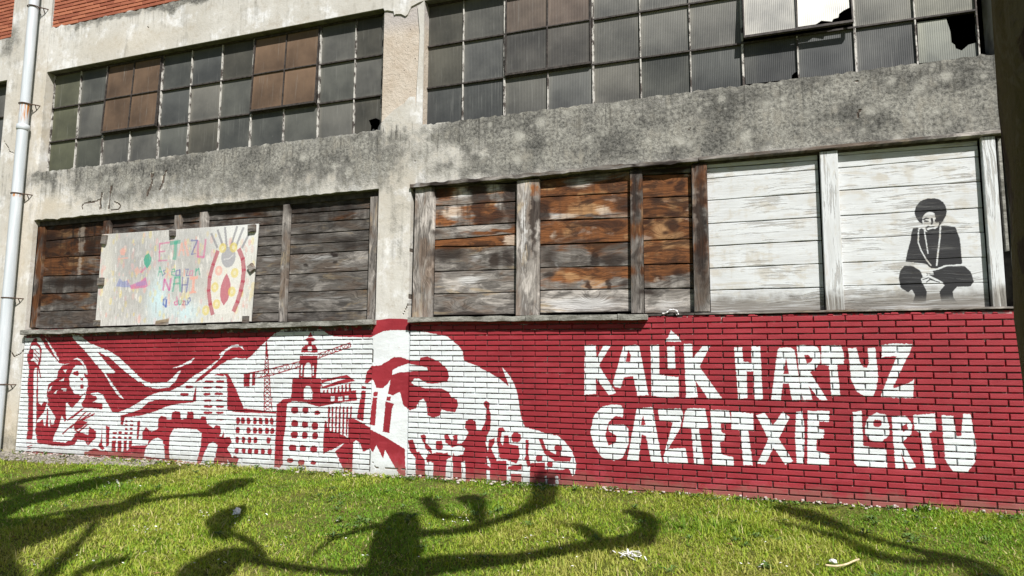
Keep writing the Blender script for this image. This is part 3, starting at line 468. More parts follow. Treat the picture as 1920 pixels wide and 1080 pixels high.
def make_plaster():
    n = N('weathered_plaster'); p = n.coords(building); x, y, z = n.sep(p)
    wob = n.vmul(n.noise(p, 5, 5, .6, out=1), (.22, 0, .22), (-.11, 0, -.11)); wear = n.sep(n.map(WE, IM_WEAR, p, wob)); cr = n.sep(n.map(WE, IM_WEAR, p))[2]
    big = n.noise(p, 1.3, 6, .6); mid = n.noise(p, 5.5, 8, .70); fine = n.noise(p, 34, 8, .78); blot = n.noise(p, 2.6, 7, .66)
    streak = n.noise(n.vmul(p, (16, 16, 1.2)), 1, 4, .6)
    cream = n.mix(n.step(big, .32, .68), (.435, .418, .378), (.555, .545, .515)); cream = n.mix(n.math('MULTIPLY', n.step(blot, .52, .62), .75), cream, (.70, .71, .72))
    cream = n.mix(n.math('MULTIPLY', n.step(mid, .50, .32), .65), cream, (.36, .325, .27)); cream = n.mix(n.math('MULTIPLY', wear[1], .6), cream, (.50, .42, .30))
    tone = n.step(n.math('ADD', n.math('MULTIPLY', blot, .6), n.math('MULTIPLY', n.noise(n.vmul(p, (.8, 1, 2.6)), 1.6, 6, .68), .4)), .40, .60)
    grime = n.mix(n.step(fine, .36, .62), n.mix(tone, (.026, .026, .024), (.10, .098, .09)), n.mix(tone, (.145, .142, .13), (.36, .352, .315))); grime = n.mix(n.math('MULTIPLY', n.step(mid, .56, .68), .6), grime, (.34, .325, .285))
    g = n.math('ADD', wear[0], n.math('MULTIPLY', n.math('SUBTRACT', mid, .5), 1.5)); g = n.math('ADD', g, n.math('MULTIPLY', n.math('SUBTRACT', blot, .5), 1.0)); g = n.math('ADD', g, n.math('MULTIPLY', n.math('SUBTRACT', streak, .5), .5)); g = n.math('ADD', g, n.math('MULTIPLY', n.math('SUBTRACT', fine, .5), .7))
    f = n.step(g, .12, .72); f = n.math('MULTIPLY', f, n.step(wear[0], .07, .45))
    c = n.mix(f, cream, grime)
    faint = n.math('MULTIPLY', n.step(n.math('ADD', n.math('ADD', n.math('MULTIPLY', streak, .35), n.math('MULTIPLY', mid, .45)), n.math('MULTIPLY', blot, .30)), .545, .68), .60); c = n.mix(faint, c, (.25, .235, .20))
    run = n.noise(n.vmul(p, (26, 26, 1.1)), 1, 5, .68); c = n.mix(n.math('MULTIPLY', n.math('MULTIPLY', n.step(n.math('ADD', run, n.math('MULTIPLY', n.math('SUBTRACT', mid, .5), .4)), .52, .66), n.step(z, 3.18, 3.66)), n.math('MULTIPLY', n.step(z, 3.75, 3.70), .75)), c, (.045, .044, .040)); c = n.mix(n.math('MULTIPLY', n.math('MULTIPLY', n.step(run, .52, .68), n.step(z, 5.30, 5.70)), .5), c, (.12, .115, .10))
    # lichen rosettes of two sizes
    for sc, r0, amt in ((5.0, .16, .55), (11.0, .16, .45)):
        vn = n.node('ShaderNodeTexVoronoi'); n.put(vn.inputs['Vector'], p); n.put(vn.inputs['Scale'], sc); rc = n.sep(vn.outputs['Color'])[0]
        d = n.math('ADD', n.math('MULTIPLY', vn.outputs['Distance'], .8), n.math('MULTIPLY', n.math('SUBTRACT', n.math('ADD', n.math('MULTIPLY', fine, .6), n.math('MULTIPLY', mid, .4)), .5), 1.7)); d = n.math('SUBTRACT', n.math('MULTIPLY', rc, r0*1.5), d)
        c = n.mix(n.math('MULTIPLY', n.math('MULTIPLY', n.step(d, -.06, .12), n.step(wear[0], .25, .6)), amt), c, (.46, .45, .405))
    pit = n.math('MULTIPLY', n.step(fine, .385, .31), n.math('MULTIPLY_ADD', f, .55, .06)); c = n.mix(pit, c, (.035, .035, .033))
    c = n.mix(n.math('MULTIPLY', n.step(z, .45, .0), n.step(mid, .35, .65)), c, (.30, .26, .18)); c = n.mix(n.math('MULTIPLY', n.step(cr, .15, .7), .9), c, (.07, .05, .038))
    h = n.math('ADD', n.math('MULTIPLY', mid, 1.2), n.math('MULTIPLY', fine, n.math('MULTIPLY_ADD', f, 1.2, .3))); h = n.math('SUBTRACT', h, n.math('MULTIPLY', cr, 1.5)); n.bump(h, .010, .7)
    return n.done(c, .9, .2)
M_PLASTER = make_plaster()
def make_rough():
    n = N('bare_concrete'); p = n.coords(building); v = n.voro(p, 15); nz = n.noise(p, 30, 5, .65); mid = n.noise(p, 4, 4, .6); x, y, z = n.sep(p)
    c = n.mix(n.step(mid, .3, .7), (.42, .355, .285), (.50, .445, .38)); c = n.mix(n.step(z, 4.72, 4.95), c, (.40, .37, .35))
    hole = n.math('MULTIPLY', n.step(v, .12, .07), n.step(nz, .45, .6)); c = n.mix(hole, c, (.16, .12, .10)); c = n.mix(n.math('MULTIPLY', n.step(nz, .62, .75), .5), c, (.28, .23, .19))
    n.bump(n.math('SUBTRACT', nz, n.math('MULTIPLY', hole, 1.5)), .012, .9); return n.done(c, .92, .15)
M_ROUGH = make_rough(); M_SOFFIT = flat_mat('shaded_soffit_concrete', (.13, .125, .105), .92, .35, 9, .1)  # second concrete is darkened to paint shade on the lintel and beam undersides

def make_glass():
    n = N('ribbed_dirty_glass'); p = n.coords(building); x, y, z = n.sep(p); i = n.info(); oc = i['Color']; rnd = i['Random']
    rib = n.math('SINE', n.math('MULTIPLY', x, 2*math.pi/.0165)); loc = n.coords(); lx, ly, lz = n.sep(loc)
    big = n.noise(n.vmul(p, (1, 1, 1), (0, 3, 0)), 2.6, 4, .6); strk = n.noise(n.vmul(p, (40, 40, 1.6)), 1, 4, .65); fine = n.noise(p, 60, 4, .6)
    f = n.math('ADD', n.math('MULTIPLY', big, .9), n.math('MULTIPLY', rnd, .25)); f = n.math('ADD', f, n.math('MULTIPLY', lz, n.math('MULTIPLY_ADD', rnd, 1.1, -.1))); c = n.mix(n.step(f, .20, .95), (.55, .56, .57), (1.5, 1.48, 1.42)); c = n.mix(1.0, oc, c, 'MULTIPLY')
    edge = n.math('MAXIMUM', n.step(n.math('ABSOLUTE', lx), .17, .235), n.step(n.math('ABSOLUTE', lz), .17, .235)); c = n.mix(n.math('MULTIPLY', edge, .35), c, n.mix(1.0, c, (1.8, 1.75, 1.6), 'MULTIPLY'))
    c = n.mix(n.math('MULTIPLY', n.step(strk, .56, .76), .30), c, (.33, .33, .31)); c = n.mix(n.math('MULTIPLY', n.step(fine, .68, .8), .30), c, (.5, .5, .47))
    c = n.mix(n.math('MULTIPLY_ADD', rib, .13, .13), c, (.015, .016, .017))
    n.bump(rib, .0012, .5); return n.done(c, n.math('MULTIPLY_ADD', big, .25, .36), .12)
M_GLASS = make_glass()
def make_bar():
    n = N('flaking_painted_steel'); p = n.coords(building); i = n.info(); f = n.noise(n.vmul(p, (18, 18, 9)), 1, 5, .7); g = n.noise(p, 70, 3, .6)
    c = n.mix(n.step(f, .42, .56), (.055, .045, .040), (.50, .485, .45)); c = n.mix(n.math('MULTIPLY', n.step(g, .60, .72), .8), c, (.10, .055, .03)); n.bump(f, .004, .6); return n.done(c, .7, .3)
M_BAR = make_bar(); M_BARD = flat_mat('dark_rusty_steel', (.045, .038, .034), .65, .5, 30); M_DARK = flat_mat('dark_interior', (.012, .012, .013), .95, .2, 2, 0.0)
M_DARKW = flat_mat('dark_timber', (.055, .048, .043), .85, .5, 14)

def wood_base(n, along, curl=1.0):
    p = n.coords(); x, y, z = n.sep(p); i = n.info(); rnd = i['Random']; oc = n.node('ShaderNodeSeparateColor'); n.put(oc.inputs[0], i['Color'])
    a, b = (x, z) if along == 'x' else (z, x); off = n.math('MULTIPLY', rnd, 61.0)
    a2 = n.math('ADD', a, off); q = n.comb(n.math('MULTIPLY', a2, 1.0), off, n.math('MULTIPLY', b, 1.0))
    sw = n.noise(n.comb(n.math('MULTIPLY', a2, 2.6), off, n.math('MULTIPLY', b, 5.5)), 1, 3, .55); kn = n.voro(n.comb(n.math('MULTIPLY', a2, 2.2), off, n.math('MULTIPLY', b, 4.2)), 1)
    bend = n.math('ADD', n.math('MULTIPLY', sw, .085*curl), n.math('MULTIPLY', n.step(kn, .42, .0), .08*curl)); bb = n.math('ADD', b, bend)
    ring = n.math('SINE', n.math('ADD', n.math('MULTIPLY', bb, 170.0), n.math('MULTIPLY', sw, 12.0)))
    grain = n.noise(n.comb(n.math('MULTIPLY', a2, 2.4), off, n.math('MULTIPLY', bb, 84.0)), 1, 6, .68); fine = n.noise(n.comb(n.math('MULTIPLY', a2, 9.0), off, n.math('MULTIPLY', bb, 260.0)), 1, 3, .6)
    patch = n.noise(n.comb(n.math('MULTIPLY', a2, 2.0), off, n.math('MULTIPLY', b, 6.0)), 1, 5, .62, .6); drip = n.noise(n.comb(n.math('MULTIPLY', x, 11.0), off, n.math('MULTIPLY', z, 1.5)), 1, 4, .6)
    patch2 = n.noise(n.comb(n.math('MULTIPLY', a2, 3.1), n.math('ADD', off, 9.0), n.math('MULTIPLY', b, 10.0)), 1, 6, .66, .8); patch3 = n.noise(n.comb(n.math('MULTIPLY', a2, 1.6), n.math('ADD', off, 5.0), n.math('MULTIPLY', b, 8.0)), 1, 5, .62, 1.0)
    return dict(patch2=patch2, patch3=patch3, p=p, a=a, b=b, ring=ring, grain=grain, fine=fine, patch=patch, kn=kn, drip=drip, r=oc.outputs[0], g=oc.outputs[1], bl=oc.outputs[2], sw=sw)
def make_wood(along):
    n = N('weathered_wood_'+along); d = wood_base(n, along)
    gr = n.math('ADD', n.math('MULTIPLY', d['grain'], .74), n.math('ADD', n.math('MULTIPLY', d['fine'], .26), n.math('MULTIPLY', d['ring'], .018)))
    grey = n.mix(n.step(gr, .26, .72), (.070, .068, .066), (.24, .235, .23)); grey = n.mix(n.math('MULTIPLY', n.step(d['patch'], .50, .64), .8), grey, n.mix(n.step(gr, .30, .6), (.20, .198, .195), (.44, .435, .43))); grey = n.mix(n.math('MULTIPLY', n.step(d['patch2'], .53, .40), .75), grey, n.mix(n.step(gr, .3, .7), (.022, .021, .021), (.09, .087, .085))); grey = n.mix(n.math('MULTIPLY', n.step(d['patch3'], .57, .66), .45), grey, (.36, .30, .20)); grey = n.mix(n.math('MULTIPLY', n.step(d['patch'], .50, .38), .55), grey, n.mix(n.step(gr, .3, .7), (.040, .026, .018), (.15, .105, .075))); grey = n.mix(1.0, grey, (1.05, .985, .92), 'MULTIPLY')
    wt = n.mix(n.step(gr, .28, .74), (.050, .019, .008), (.25, .098, .034)); wt = n.mix(n.math('MULTIPLY', n.step(d['sw'], .52, .64), .65), wt, n.mix(n.step(gr, .3, .62), (.17, .075, .028), (.42, .26, .13))); wt = n.mix(n.math('MULTIPLY', n.step(d['patch'], .58, .70), .6), wt, (.40, .31, .25)); wt = n.mix(n.math('MULTIPLY', n.step(d['patch2'], .53, .40), .85), wt, n.mix(n.step(gr, .3, .7), (.016, .008, .005), (.07, .030, .014))); wt = n.mix(n.step(d['kn'], .13, .06), wt, (.04, .016, .008))
    pw = n.coords(building); wob = n.vmul(n.noise(n.vmul(pw, (5, 5, 12)), 1, 4, .6, out=1), (.16, 0, .07), (-.08, 0, -.035)); st = n.sep(n.map(WD, IM_BOARDS, pw, wob))
    fo = n.step(n.math('ADD', n.math('ADD', n.math('MULTIPLY', n.math('SUBTRACT', d['patch3'], .5), 1.3), n.math('MULTIPLY', d['r'], .74)), n.math('MULTIPLY', st[0], .55)), .36, .62); c = n.mix(fo, grey, wt)
    jag = n.math('MULTIPLY', n.math('SUBTRACT', d['grain'], .5), 1.1)
    c = n.mix(n.math('MULTIPLY', n.step(n.math('ADD', st[2], jag), .32, .75), .85), c, n.mix(n.step(gr, .3, .62), n.mix(fo, (.20, .195, .19), (.26, .17, .11)), n.mix(fo, (.47, .465, .46), (.50, .42, .34))))
    c = n.mix(n.math('MULTIPLY', n.step(n.math('ADD', st[1], n.math('MULTIPLY', jag, .8)), .16, .60), .94), c, n.mix(n.step(gr, .3, .75), (.010, .006, .005), n.mix(fo, (.050, .040, .034), (.070, .027, .012))))
    c = n.mix(n.math('MULTIPLY', n.step(n.math('ADD', n.math('MULTIPLY', d['drip'], .6), n.math('MULTIPLY', d['patch'], .5)), .52, .64), d['bl']), c, (.036, .022, .015))
    k = n.math('MULTIPLY_ADD', d['g'], 1.6, .2); c = n.mix(1.0, c, n.comb(k, k, k), 'MULTIPLY'); c = n.mix(n.math('MULTIPLY', n.step(d['grain'], .33, .26), .8), c, (.016, .013, .011))
    n.bump(n.math('ADD', d['grain'], n.math('MULTIPLY', d['fine'], .5)), .006, .9); return n.done(c, .82, .2)
def make_white_wood(along):
    n = N('peeling_white_boards_'+along); d = wood_base(n, along, .35); pw = n.coords(building); x, y, z = n.sep(pw)
    peel = n.math('ADD', n.math('MULTIPLY', d['grain'], .6), n.math('MULTIPLY', d['patch'], .55)); pl = n.step(peel, .620, .675)
    c = n.mix(n.step(d['patch'], .3, .7), (.50, .515, .52), (.60, .625, .64)); c = n.mix(n.math('MULTIPLY', n.step(d['fine'], .55, .75), .25), c, (.46, .45, .43)); c = n.mix(n.math('MULTIPLY', n.step(n.math('ADD', n.math('MULTIPLY', d['patch2'], .7), n.math('MULTIPLY', d['drip'], .3)), .50, .62), .6), c, (.42, .385, .32))
    c = n.mix(n.math('MULTIPLY', pl, .65), c, (.28, .265, .24))
    mud = n.step(n.math('ADD', z, n.math('MULTIPLY', n.math('SUBTRACT', n.noise(pw, 7, 5, .65), .5), .22)), 1.82, 1.68); c = n.mix(n.math('MULTIPLY', mud, n.step(d['grain'], .25, .55)), c, (.19, .178, .162))
    s = n.map(ST, IM_STENCIL, pw, n.vmul(n.noise(pw, 90, 2, .6, out=1), (.008, 0, .008), (-.004, 0, -.004))); inb = n.math('MULTIPLY', n.step(x, 1.56, 1.58), n.step(x, 2.695, 2.68)); s = n.math('MULTIPLY', n.math('MULTIPLY', s, inb), n.math('MULTIPLY_ADD', n.step(peel, .68, .60), .14, .84)); s = n.math('MULTIPLY', s, n.step(z, 1.63, 1.72))
    c = n.mix(s, c, (.012, .012, .014)); n.bump(n.math('SUBTRACT', n.math('MULTIPLY', d['grain'], .8), n.math('MULTIPLY', pl, .6)), .004, .9); return n.done(c, .7, .25)
M_WOODX, M_WOODZ, M_WHITEX, M_WHITEZ = make_wood('x'), make_wood('z'), make_white_wood('x'), make_white_wood('z')
def make_sign():
    n = N('hand_painted_board'); p = n.coords(building); c = n.map(SG, IM_SIGN, p); g = n.noise(n.vmul(p, (60, 60, 8)), 1, 4, .65); c = n.mix(n.math('MULTIPLY', n.step(g, .55, .75), .35), c, (.47, .46, .44)); n.bump(g, .003, .6); return n.done(c, .75, .25)
M_SIGN = make_sign()
def make_redbrick():
    n = N('bare_red_brick'); p = n.coords(building); r = n.info()['Random']; a = n.noise(p, 26, 5, .65); cell = n.noise(n.vmul(p, (4, 4, 19)), 1, 1, .5)
    c = n.mix(n.step(n.math('ADD', cell, n.math('MULTIPLY', n.math('SUBTRACT', r, .5), .5)), .3, .7), (.27, .088, .052), (.38, .140, .080)); c = n.mix(n.math('MULTIPLY', n.step(a, .58, .75), .5), c, (.22, .08, .05)); n.bump(a, .004, .7); return n.done(c, .85, .2)
M_REDBRICK = make_redbrick(); M_MORTARD = flat_mat('grey_mortar', (.20, .15, .12), .9, .35, 40, .1)
def make_stone():
    n = N('stained_sill_stone'); p = n.coords(building); a = n.noise(n.vmul(p, (6, 20, 20)), 1, 6, .7); b = n.noise(p, 60, 4, .7); c = n.mix(n.step(a, .35, .65), (.12, .116, .10), (.33, .325, .295)); c = n.mix(n.math('MULTIPLY', n.step(b, .55, .68), .75), c, (.05, .048, .042)); n.bump(n.math('ADD', a, n.math('MULTIPLY', b, .6)), .01, .9); return n.done(c, .9, .2)
M_STONE = make_stone()
def make_pipe():
    n = N('grey_painted_pipe'); p = n.coords(building); x, y, z = n.sep(p); a = n.noise(n.vmul(p, (30, 30, 2)), 1, 4, .6); c = n.mix(n.step(a, .35, .7), (.44, .48, .51), (.54, .57, .60)); st = n.noise(n.vmul(p, (40, 40, 3)), 1, 3, .6)
    for zc, ln in ((4.63, .30), (3.38, .06)):
        c = n.mix(n.math('MULTIPLY', n.math('MULTIPLY', n.step(z, zc-ln, zc-ln*.5), n.step(z, zc+.004, zc-.004)), n.step(st, .46, .60)), c, (.42, .17, .04))
    n.bump(a, .002, .4); return n.done(c, .45, .4)
M_PIPE = make_pipe(); M_IRON = flat_mat('rusty_iron', (.075, .045, .03), .75, .5, 60)

# ================================================================== the concrete frame of the building
Z_BASE, Z_SILL, Z_LOW, Z_MID, Z_TOP, Z_BRK = -0.35, 1.59, 3.03, 3.685, 5.10, 5.725
XL0, XL1, XR0, XR1 = -8.255, -3.025, -2.52, 2.69     # the two bays above; pillar between
ROOF = 7.6
def ragged(x0, x1, z, amp, step_=.06, flip=False):
    xs = np.arange(x0, x1+1e-6, step_); o = [(float(x), z+float(rng.normal(0, amp))) for x in xs]; o[0] = (x0, z); o[-1] = (x1, z); return o[::-1] if flip else o
T = .32
# left pillar with its plain lower half
MB().box(-9.03, -8.262, 0, T, Z_BASE, 8.0).build('pillar', M_PLASTER, building)
MB().box(-8.2618, XL0, 0.001, T, Z_LOW, Z_MID-.006).build('pillar_edge', M_PLASTER, building)
# middle pillar: rough core where the render fell off, plaster above and below
MB().box(-3.024, -2.521, 0.016, T, 3.70, 5.30).build('bare_pillar_core', M_ROUGH, building)
low_edge = [at(*q) for q in ((704,233),(722,222),(740,205),(757,194),(768,181),(777,181),(780,205))]
poly = [(-3.024, Z_LOW), (-3.024, 3.62)]+[(max(-3.024, x), z) for x, z in low_edge]+[(-2.521, 3.72), (-2.521, Z_LOW)]
MB().prism(poly, 0.0, 0.0155).build('pillar_plaster', M_PLASTER, building)
MB().box(-3.024, -2.521, 0.0157, T, Z_LOW, 3.6995).build('pillar_core', M_PLASTER, building)
strip = [at(*q) for q in ((783,12),(787,60),(785,110),(782,150),(780,205))]
MB().prism([(-2.521, 3.721), (-2.521, 5.099)]+[(x, z) for x, z in strip], 0.001, 0.0155).build('plaster_strip', M_PLASTER, building)
MB().box(-3.024, -2.6355, 0.0, T, 1.60, Z_LOW-.0005).build('pillar_shaft', M_PLASTER, building)
MB().prism([(-3.045, -.3), (-3.045, 1.5), (-3.04, 1.592), (-2.86, 1.612), (-2.70, 1.606), (-2.635, 1.598), (-2.620, 1.4), (-2.615, -.3)], -0.004, T).build('painted_pillar_base', M_PILLARP, building)
# right pillar and the plain wall beyond, mostly behind the tree
MB().box(2.745, 3.3, 0, T, Z_BASE, 8.0).build('pillar', M_PLASTER, building)
MB().box(3.301, 6.4, 0.02, T, Z_BASE, 8.0).build('side_wall', M_PLASTER, building)
# beams between the two window rows
def beam(x0, x1, name='spandrel_beam', amp=.004):
    poly = ragged(x0, x1, Z_LOW, amp, .07)+ragged(x0, x1, Z_MID, .006, .035, True)
    MB().prism(poly, 0, .03).build(name, M_PLASTER, building); MB().box(x0, x1, .0302, T, Z_LOW-.004, Z_MID-.008).build('beam_core', M_SOFFIT, building)
beam(XL0+.001, XL1-.0005); beam(XR0+.0005, 2.744, amp=.008)
# lintel beams over the upper windows; the middle one hangs down raggedly on the pillar
brk = [at(*q) for q in ((721,20),(726,19),(738,21),(739,28),(742,26),(752,26),(760,30),(764,27),(771,12),(786,4))]
poly = [(XL0+.001, Z_TOP), (-3.03, Z_TOP)]+[(x, min(z, 5.12)) for x, z in brk]+[(-2.515, Z_TOP), (2.744, Z_TOP), (2.744, Z_BRK)]+ragged(XL0+.001, 2.744, Z_BRK, .010, .05, True)[1:]
MB().prism(poly, 0, .0155).build('lintel_plaster', M_PLASTER, building)
MB().box(XL0+.001, -3.0245, .0156, T, Z_TOP, Z_BRK-.02).build('lintel_beam', M_SOFFIT, building)
MB().box(-2.5205, 2.744, .0156, T, Z_TOP, Z_BRK-.02).build('lintel_beam', M_SOFFIT, building)
MB().box(-3.024, -2.521, .0156, T, 5.301, Z_BRK-.02).build('lintel_core', M_PLASTER, building)
# neighbouring bay on the far left
MB().box(-12.0, -9.031, 0, T, Z_BASE, 3.69).build('side_wall', M_PLASTER, building)
MB().box(-12.0, -9.031, 0, .03, Z_TOP-.005, Z_BRK-.002).build('lintel_plaster', M_PLASTER, building); MB().box(-12.0, -9.031, .0302, T, Z_TOP-.004, Z_BRK-.02).build('lintel_beam', M_SOFFIT, building)
MB().box(-3.0285, -2.5165, .002, T, Z_BRK+.012, 8.0).build('pillar', M_PLASTER, building)
MB().box(-12.0, -10.6, .001, T, 3.691, Z_TOP-.006).build('pillar', M_PLASTER, building)
MB().box(-12.0, 6.4, 0.002, T+.2, 8.001, 8.35).build('parapet', M_PLASTER, building)
# dark rooms behind the glass
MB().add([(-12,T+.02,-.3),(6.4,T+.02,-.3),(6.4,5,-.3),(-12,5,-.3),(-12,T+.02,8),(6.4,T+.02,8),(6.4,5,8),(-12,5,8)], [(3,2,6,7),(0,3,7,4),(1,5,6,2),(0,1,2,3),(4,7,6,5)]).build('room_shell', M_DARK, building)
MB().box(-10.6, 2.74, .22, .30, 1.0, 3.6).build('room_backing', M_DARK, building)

# ------------------------------------------------------------------ brick panels above
def brick_box(L, H, b=.0035, y1=.05, jit=0.0):
    j = lambda: random.uniform(-jit, jit)
    return MB().slab([(-L/2+j(), -H/2+j()), (L/2+j(), -H/2+j()), (L/2+j(), H/2+j()), (-L/2+j(), H/2+j())], 0, y1, b)
RB = [brick_box(.240, .0425, .003, .05, .002).mesh('brick', M_REDBRICK) for _ in range(4)]
def red_panel(x0, x1, rows, vis):
    mb = MB(); first = None
    bed = MB().box(x0, x1, .020, T, Z_BRK-.019, 8.0).build('mortar_bed', M_MORTARD, building)
    for r in range(rows):
        z = Z_BRK+.03+r*.0522; off = (r % 2)*.125; k0 = math.floor((x0-off)/.25)
        for k in range(k0, int((x1-off)/.25)+2):
            a = max(x0+.004, k*.25+off+.005); b = min(x1-.004, k*.25+off+.245)
            if b-a < .03: continue
            yy = .003+random.uniform(-.0015, .0015)
            if vis(a, b, z):
                me = random.choice(RB) if b-a > .235 else brick_box(b-a, .0425, .003).mesh('brick', M_REDBRICK)
                link('brick', me, bed, ((a+b)/2, yy, z))
            else: mb.box(a, b, yy, .04, z-.021, z+.021)
    if mb.v:
        o = mb.build('brickwork', M_REDBRICK, bed); o['kind'] = 'stuff'
red_panel(-8.235, -3.03, 43, lambda a, b, z: z < 5.72+.50*(1-(a+8.24)/2.5))
red_panel(-2.515, 2.74, 43, lambda a, b, z: False)
red_panel(-12.0, -9.035, 43, lambda a, b, z: b > -9.7 and z < 6.35)

# ------------------------------------------------------------------ steel windows with ribbed glass
GY = .125
GREY_GLASS = [(.088,.092,.088),(.112,.112,.106),(.070,.074,.075),(.125,.123,.115),(.095,.098,.092),(.082,.080,.070),(.105,.108,.108)]
def pane_poly(x0, x1, z0, z1, cut=None):
    P = [(x0,z0),(x1,z0),(x1,z1),(x0,z1)]
    return cut if cut else P
def steel_window(name, xs, zs, zt, vents, label, cuts={}, glass={}):
    """xs: vertical bar lines, zs: sill, bar, bar lines; zt: top. vents: {(c0,c1,r0,r1): tilt}"""
    rows = [zs[0], zs[1], zs[2], zt]; root = tag(empty(name, ((xs[0]+xs[-1])/2, GY, zs[0])), label); root.parent = building
    invent = {}
    for (c0, c1, r0, r1), tilt in vents.items():
        for c in range(c0, c1):
            for r in range(r0, r1): invent[(c, r)] = (c0, c1, r0, r1, tilt)
    for i, x in enumerate(xs):
        hw = .010 if any(i in (v[0], v[1]) for v in vents) else .0065
        run = [r for r in range(3) if not ((i-1, r) in invent and (i, r) in invent and invent[(i-1, r)][:2] == invent[(i, r)][:2])]
        if not run: continue
        MB().slab([(x-hw, rows[run[0]]+.002), (x+hw, rows[run[0]]+.002), (x+hw, rows[run[-1]+1]-.002), (x-hw, rows[run[-1]+1]-.002)], GY-.026, GY+.012, .002).build('mullion', M_BAR, root)
    for r in range(4):
        segs = []
        for c in range(len(xs)-1):
            a, b = (c, r-1), (c, r)
            if a in invent and b in invent and invent[a][:4] == invent[b][:4]: continue
            if segs and segs[-1][1] == c: segs[-1][1] = c+1
            else: segs.append([c, c+1])
        for c0, c1 in segs: MB().box(xs[c0]-.002, xs[c1]+.002, GY-.028, GY+.013, rows[r]-.0075, rows[r]+.0075).build('glazing_bar', M_BARD, root)
    # vents: a frame hung from its top edge and tilted outwards
    for (c0, c1, r0, r1), tilt in vents.items():
        fr = MB(); xa, xb, za, zb = xs[c0]+.015, xs[c1]-.015, rows[r0]+.004, rows[r1]-.012; t = .014
        piv = Vector((0, GY-.02, zb)); ca, sa = math.cos(tilt), math.sin(tilt)
        def rot(v): y, z = v[1]-piv.y, v[2]-piv.z; return (v[0], piv.y+y*ca+z*sa, piv.z-y*sa+z*ca)
        fr.box(xa, xa+.012, GY-.034, GY, za, zb); fr.box(xb-.012, xb, GY-.034, GY, za, zb); fr.box(xa+.0122, xb-.0122, GY-.034, GY, za, za+.022); fr.box(xa+.0122, xb-.0122, GY-.034, GY, zb-.012, zb)
        xm = xs[(c0+c1)//2]; zm = rows[r0+1] if r1-r0 > 1 else None
        fr.box(xm-.006, xm+.006, GY-.030, GY, za+.0222, zb-.0122)
        if zm:
            fr.box(xa+.0122, xm-.0062, GY-.030, GY, zm-.006, zm+.006); fr.box(xm+.0062, xb-.0122, GY-.030, GY, zm-.006, zm+.006)
        fr.v = [rot(v) for v in fr.v]; fr.build('vent_frame', M_BARD, root)
        for ci, (pa, pb) in enumerate(((xa+.012, xm-.006), (xm+.006, xb-.012))):
            rr = ((za+.022, zm-.006), (zm+.006, zb-.012)) if zm else ((za+.022, zb-.012),)
            for ri, (qa, qb) in enumerate(rr):
                g = MB().prism(cuts.get((c0+ci, r0+ri)) or [(pa, qa), (pb, qa), (pb, qb), (pa, qb)], GY-.014, GY-.009); g.v = [rot(v) for v in g.v]
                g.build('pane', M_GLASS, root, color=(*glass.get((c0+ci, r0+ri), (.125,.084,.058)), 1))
    for c in range(len(xs)-1):
        for r in range(3):
            if (c, r) in invent: continue
            x0, x1, z0, z1 = xs[c]+.0066, xs[c+1]-.0066, rows[r]+.0076, rows[r+1]-.0076
            polys = cuts.get((c, r)) or [(x0,z0),(x1,z0),(x1,z1),(x0,z1)]
            polys = polys if isinstance(polys[0][0], tuple) else [polys]
            dy = random.uniform(-.001, .001); tl = random.uniform(-.006, .006)
            for q in polys:
                mb = MB().prism(list(q), GY-.003+dy, GY+.002+dy); zc = (z0+z1)/2; mb.v = [(v[0], v[1]+(v[2]-zc)*tl, v[2]) for v in mb.v]
                b = random.choice(GREY_GLASS); b = glass.get((c, r), b); mb.build('pane', M_GLASS, root, color=(*b, 1))
    return root
xsL = [-8.235]+[-8.22+.4778*k for k in range(1, 11)]+[-3.085]
xsR = [-2.545]+[-2.57+.4751*k for k in range(1, 11)]+[2.64]
zL = (3.70, 4.135, 4.612)
P_ = lambda *q: [at(x, y, GY) for x, y in q]
winL = steel_window('steel_window', xsL, zL, Z_TOP-.012, {(2,4,1,3): R(2.2), (7,9,1,3): R(2.2)}, 'small paned steel window with brown tilted vents, a broken corner pane at its right',
    {(10, 0): [[(-3.43, 3.711), (-3.225, 3.711), (-3.222, 3.80), (-3.252, 3.868), (-3.16, 3.882), (-3.10, 3.85), (-3.095, 4.12), (-3.43, 4.12)], [(-3.215, 3.711), (-3.16, 3.711), (-3.185, 3.76), (-3.20, 3.752)], [(-3.14, 3.711), (-3.096, 3.711), (-3.10, 3.82), (-3.125, 3.775)]]},
    {(0,0): (.09,.095,.066), (0,1): (.09,.094,.066), (0,2): (.085,.088,.064), (1,0): (.075,.079,.068)})
